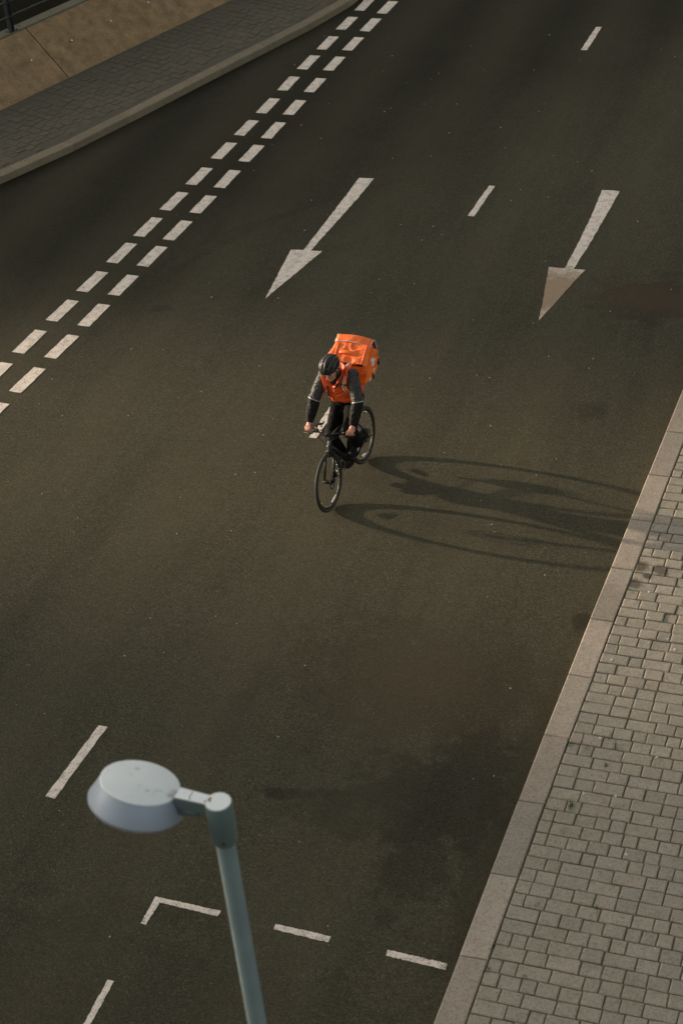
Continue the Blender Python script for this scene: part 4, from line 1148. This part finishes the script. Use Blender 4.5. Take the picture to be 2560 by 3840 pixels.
# outline in (f, z), from lower front up and round
sect = [(-.275, 1.25), (-.275, 1.38), (-.285, 1.500), (-.36, 1.560), (-.44, 1.612), (-.500, 1.640), (-.575, 1.610), (-.640, 1.50), (-.674, 1.39), (-.660, 1.31), (-.590, 1.235), (-.48, 1.20), (-.36, 1.225)]
def smooth_section(sec, k=3):
    out = []
    n = len(sec)
    for i in range(n):
        p0, p1, p2, p3 = (sec[(i + q - 1) % n] for q in range(4))
        for j in range(k):
            t_ = j / k
            lin = (lerp(p1[0], p2[0], t_), lerp(p1[1], p2[1], t_))
            out.append(lin)
    return out
sec = smooth_section(sect)
cf, cz = -.47, 1.40
def half_w(z_):
    return lerp(.244, .214, min(1, (z_ - 1.5) / .14)) if z_ > 1.5 else lerp(.205, .244, max(0, (z_ - 1.15) / .35))
nl = 15
vs = []; fs = []
for j in range(nl):
    q = -1 + 2 * j / (nl - 1)
    hw = .222
    edge = max(0, abs(q) - .82) / .18
    sc = 1 - .05 * edge ** 2
    for (f_, z_) in sec:
        l_ = CL + q * half_w(z_) * (1 + (.20 * max(0, 1 - abs(z_ - 1.47) / .16) if q < 0 else 0))
        ff = cf + (f_ - cf) * sc; zz = cz + (z_ - cz) * sc
        vs.append(bp(ff, l_, zz))
m_ = len(sec)
for j in range(nl - 1):
    for i in range(m_):
        fs.append((j * m_ + i, (j + 1) * m_ + i, (j + 1) * m_ + (i + 1) % m_, j * m_ + (i + 1) % m_))
fs += [tuple(range(m_)), tuple((nl - 1) * m_ + i for i in reversed(range(m_)))]
bb = MB().add(vs, fs)
me = remesh(bb, 'bag_body', .010, 3)
for v_ in me.vertices:
    p = v_.co
    a = noise.noise(p * 7.0) * .7 + noise.noise(p * 15.0 + V((3, 1, 7))) * .4
    cre = (1 - abs(noise.noise(p * 9.0 + V((9, 4, 2)))) * 3)
    v_.co = p + v_.normal * (a * .013 + max(cre, 0) * .010)
me.update()
bagbody = link('bag_body', me, M['bagorange'], bag)
# raised rear flap, rolled, with grey edge piping and the dark opening at the left side
def ridge(l, back, lift): return bp(-.500 - back, CL + l - .004, 1.645 + lift)
mb = MB(); g = []
for j in range(13):
    q = -1 + 2 * j / 12; l = q * .216
    sag = -.018 * (q + 1) / 2 + .012 * math.cos(q * 2.6)
    g.append([ridge(l, -.004, sag - .004), ridge(l, .030, .018 + sag + .006 * math.sin(j * 1.7)), ridge(l * .985, .068, .024 + sag + .006 * math.sin(j * 2.3 + 1)), ridge(l * 1.02, .092, .040 + sag), ridge(l * 1.04, .122, .026 + sag), ridge(l * 1.05, .160, -.09 + sag), ridge(l * 1.06, .188, -.26 + sag)])
mb.sheet(g, .010); flap = part('top_flap', mb, M['bagorange'], bag)
mb = MB(); mb.tube([ridge(-1 * .216 + 2 * .216 * j / 20, .002, .010 - .018 * j / 20 + .012 * math.cos((-1 + j / 10) * 2.6) + .003 * math.sin(j * 1.1)) for j in range(21)], .0052, 8); part('piping', mb, M['piping'], bag)
for sgn in (-1, 1):
    mb = MB()
    e = [g[0 if sgn < 0 else -1][k] + V((0, sgn * .004, 0)) for k in range(7)]
    mb.tube(e, .0048, 8)
    part('piping', mb, M['piping'], bag)
mb = MB(); side = g[-1]
o1 = bp(-.50, CL + .236, 1.625)
mb.sheet([[side[k] + V((.012, -.004, -.006)), side[k].lerp(bp(-.60 - .008 * k, CL + .238, 1.60 - .055 * k), .75)] for k in range(1, 7)], .004); part('side_opening', mb, M['black'], bag, False)
# carry handle on the sloping top
mb = MB()
def topp(t_, l, o=0): 
    f_, z_ = lerp(-.285, -.500, t_), lerp(1.500, 1.640, t_)
    return bp(f_ + o * .55, CL + l, z_ + o * .83)
mb.sheet([[topp(.40, l, o), topp(.56, l, o)] for l, o in ((-.135, .012), (-.10, .030), (-.05, .038), (.0, .036), (.05, .024), (.085, .012), (.12, .010))], .005); part('handle', mb, M['bagorange'], bag, True)
mb = MB(); mb.tube([topp(-.03, -.205, .004), topp(-.035, 0, .006), topp(-.03, .200, .004)], (.017, .007), 10, up=(0, .0, 1)); part('front_strap', mb, M['black'], bag)
for l in (-.165, .185):
    mb = MB(); mb.tube([topp(.04, l, .012), topp(.35, l, .016), topp(.7, l, .014), topp(.93, l, .010)], [.008, .010, .010, .008], 8); part('seam', mb, M['bagorange'], bag)
# white prints on the left side, traced as thin patches standing on the fabric
from mathutils.bvhtree import BVHTree
bvh = BVHTree.FromPolygons([v_.co.copy() for v_ in bagbody.data.vertices], [tuple(p.vertices) for p in bagbody.data.polygons])
def on_side(f_, z_):
    z_ += .028
    h = bvh.ray_cast(V((f_, .8, z_ - .012 - .016)), V((0, -1, 0)))
    return h[0] if h[0] is not None else bp(f_, CL + .2, z_)
def side_print(pts, name='side_print'):
    n_ = len(pts); mb = MB()
    c = (sum(p[0] for p in pts) / n_, sum(p[1] for p in pts) / n_)
    ring = []
    for i in range(n_):
        a, b = pts[i], pts[(i + 1) % n_]
        ring += [a, (lerp(a[0], b[0], .5), lerp(a[1], b[1], .5))]
    n2 = len(ring)
    inner = [(lerp(c[0], p[0], .5), lerp(c[1], p[1], .5)) for p in ring]
    P = [on_side(*p) + V((0, .003, 0)) for p in ring] + [on_side(*p) + V((0, .004, 0)) for p in inner] + [on_side(*c) + V((0, .004, 0))] + [on_side(*p) + V((0, -.004, 0)) for p in ring]
    fs = []
    for i in range(n2):
        k = (i + 1) % n2
        fs += [(i, k, n2 + k, n2 + i), (n2 + i, n2 + k, 2 * n2), (i, 2 * n2 + 1 + i, 2 * n2 + 1 + k, k)]
    mb.add(P, fs)
    part(name, mb, M['white'], bag, False)
side_print([(-.481, 1.445), (-.515, 1.447), (-.571, 1.407), (-.576, 1.375), (-.546, 1.383), (-.55, 1.357), (-.526, 1.357), (-.503, 1.33), (-.48, 1.35), (-.464, 1.367), (-.478, 1.392), (-.472, 1.436)])
side_print([(-.514, 1.292), (-.555, 1.285), (-.539, 1.262), (-.495, 1.258)])
side_print([(-.374, 1.25), (-.42, 1.235), (-.400, 1.205), (-.37, 1.212)])
for f_, z_ in ((-.640, 1.31), (-.485, 1.215)):
    mb = MB(); mb.box(on_side(f_, z_), (.045, .035, .07), Matrix.Rotation(R(20), 3, 'Y')); o = part('buckle', mb, M['black'], bag); bev(o, .012, 3)
# shoulder straps with reflective band and chest clip
for sy in (-1, 1):
    y0 = .035 + sy * .115
    if sy > 0:
        path = [bp(-.285, y0 + .010, 1.495), V((-.20, y0, 1.535)), V((-.115, y0, 1.530)), V((-.02, y0 - sy * .008, 1.455)), V((.018, y0 - sy * .010, 1.385)), V((.026, y0 + sy * .004, 1.325)), V((.008, y0 + sy * .045, 1.265)), V((-.07, y0 + sy * .085, 1.21)), V((-.20, y0 + sy * .075, 1.18))]
    else:
        path = [bp(-.285, y0 + .010, 1.495), V((-.20, y0, 1.535)), V((-.115, y0, 1.525)), V((-.04, y0 - .010, 1.455)), V((-.01, y0 - .035, 1.375)), V((-.02, y0 - .065, 1.300)), V((-.06, y0 - .085, 1.22)), V((-.14, y0 - .085, 1.16)), V((-.22, y0 - .055, 1.13))]
    mb = MB(); mb.tube(path, (.036, .009), 12, up=(0, 1, 0)); st = part('shoulder_strap', mb, M['orange'] if False else M['bagorange'], bag)
    pp = path[1:7]
    up3 = [V((.0, 0, .012)), V((.005, 0, .011)), V((.011, 0, .006)), V((.012, 0, .002)), V((.012, 0, -.001)), V((.012, 0, -.002))]
    if sy < 0: continue
    mb = MB(); mb.tube([p + o for p, o in zip(pp, up3)], (.0135, .003), 8, up=(0, 1, 0)); part('reflective_band', mb, M['strapgrey'], st)
    mb = MB(); mb.box(V((.026, y0 - sy * .010, 1.385)), (.022, .085, .018)); o = part('chest_clip', mb, M['black'], st, False); bev(o, .004)
    mb = MB(); mb.box(V((.038, y0 - sy * .010, 1.385)), (.006, .028, .015)); part('clip_band', mb, M['strapgrey'], st, False)
mb = MB(); mb.tube([V((.03, .08, 1.385)), V((.05, .035, 1.345)), V((.02, .03, 1.33))], (.009, .003), 8); part('sternum_strap', mb, M['black'], bag)
# ------------------------------------------------------------------ two unseen blocks added far left to shade both sides of the sunlit strip
M['glass'] = simple('window_glass', (.03, .035, .04), None, 2, .12)
def block(label, near, side, width, depth, height):
    """near: distance towards the sun; the block's edge facing the gap lies on the sun ray through ground point `side`"""
    u = Vector((math.sin(SUN_AZ), math.cos(SUN_AZ))); s_ = Vector((-u.y, u.x))
    sg = 1 if width > 0 else -1
    c = Vector(side) + u * (near + depth / 2) + s_ * (width / 2)
    e = bpy.data.objects.new('unseen_shade_block', None); COL.objects.link(e)
    e.location = (c.x, c.y, -3.5); e.rotation_euler = (0, 0, math.atan2(u.y, u.x))
    e['label'] = label; e['category'] = 'building'
    w = abs(width)
    mb = MB(); mb.box((0, 0, height / 2), (depth, w, height)); part('wall', mb, M['shade_block_wall'], e, False)
    mb = MB(); mb.box((0, 0, height + .3), (depth + .6, w + .6, .6)); part('roof', mb, M['coping'], e, False)
    win = MB(); win.box((0, 0, 0), (.06, 1.3, 1.6)); wm = win.mesh('window'); wm.materials.append(M['glass'])
    k = 0
    for fl in range(2, int(height / 3.2)):
        for j in range(6):
            o = bpy.data.objects.new('window', wm); COL.objects.link(o); o.parent = e
            o.location = (-depth / 2 - .02, (j - 2.5) * w / 6.5, fl * 3.2)
block('tall unseen block added far off left to shade the far end of the street', 210, (-8, 19.5), -60, 14, 62)
block('unseen block added far off left to shade the near end of the street', 230, (-8, 14.2), 60, 14, 62)
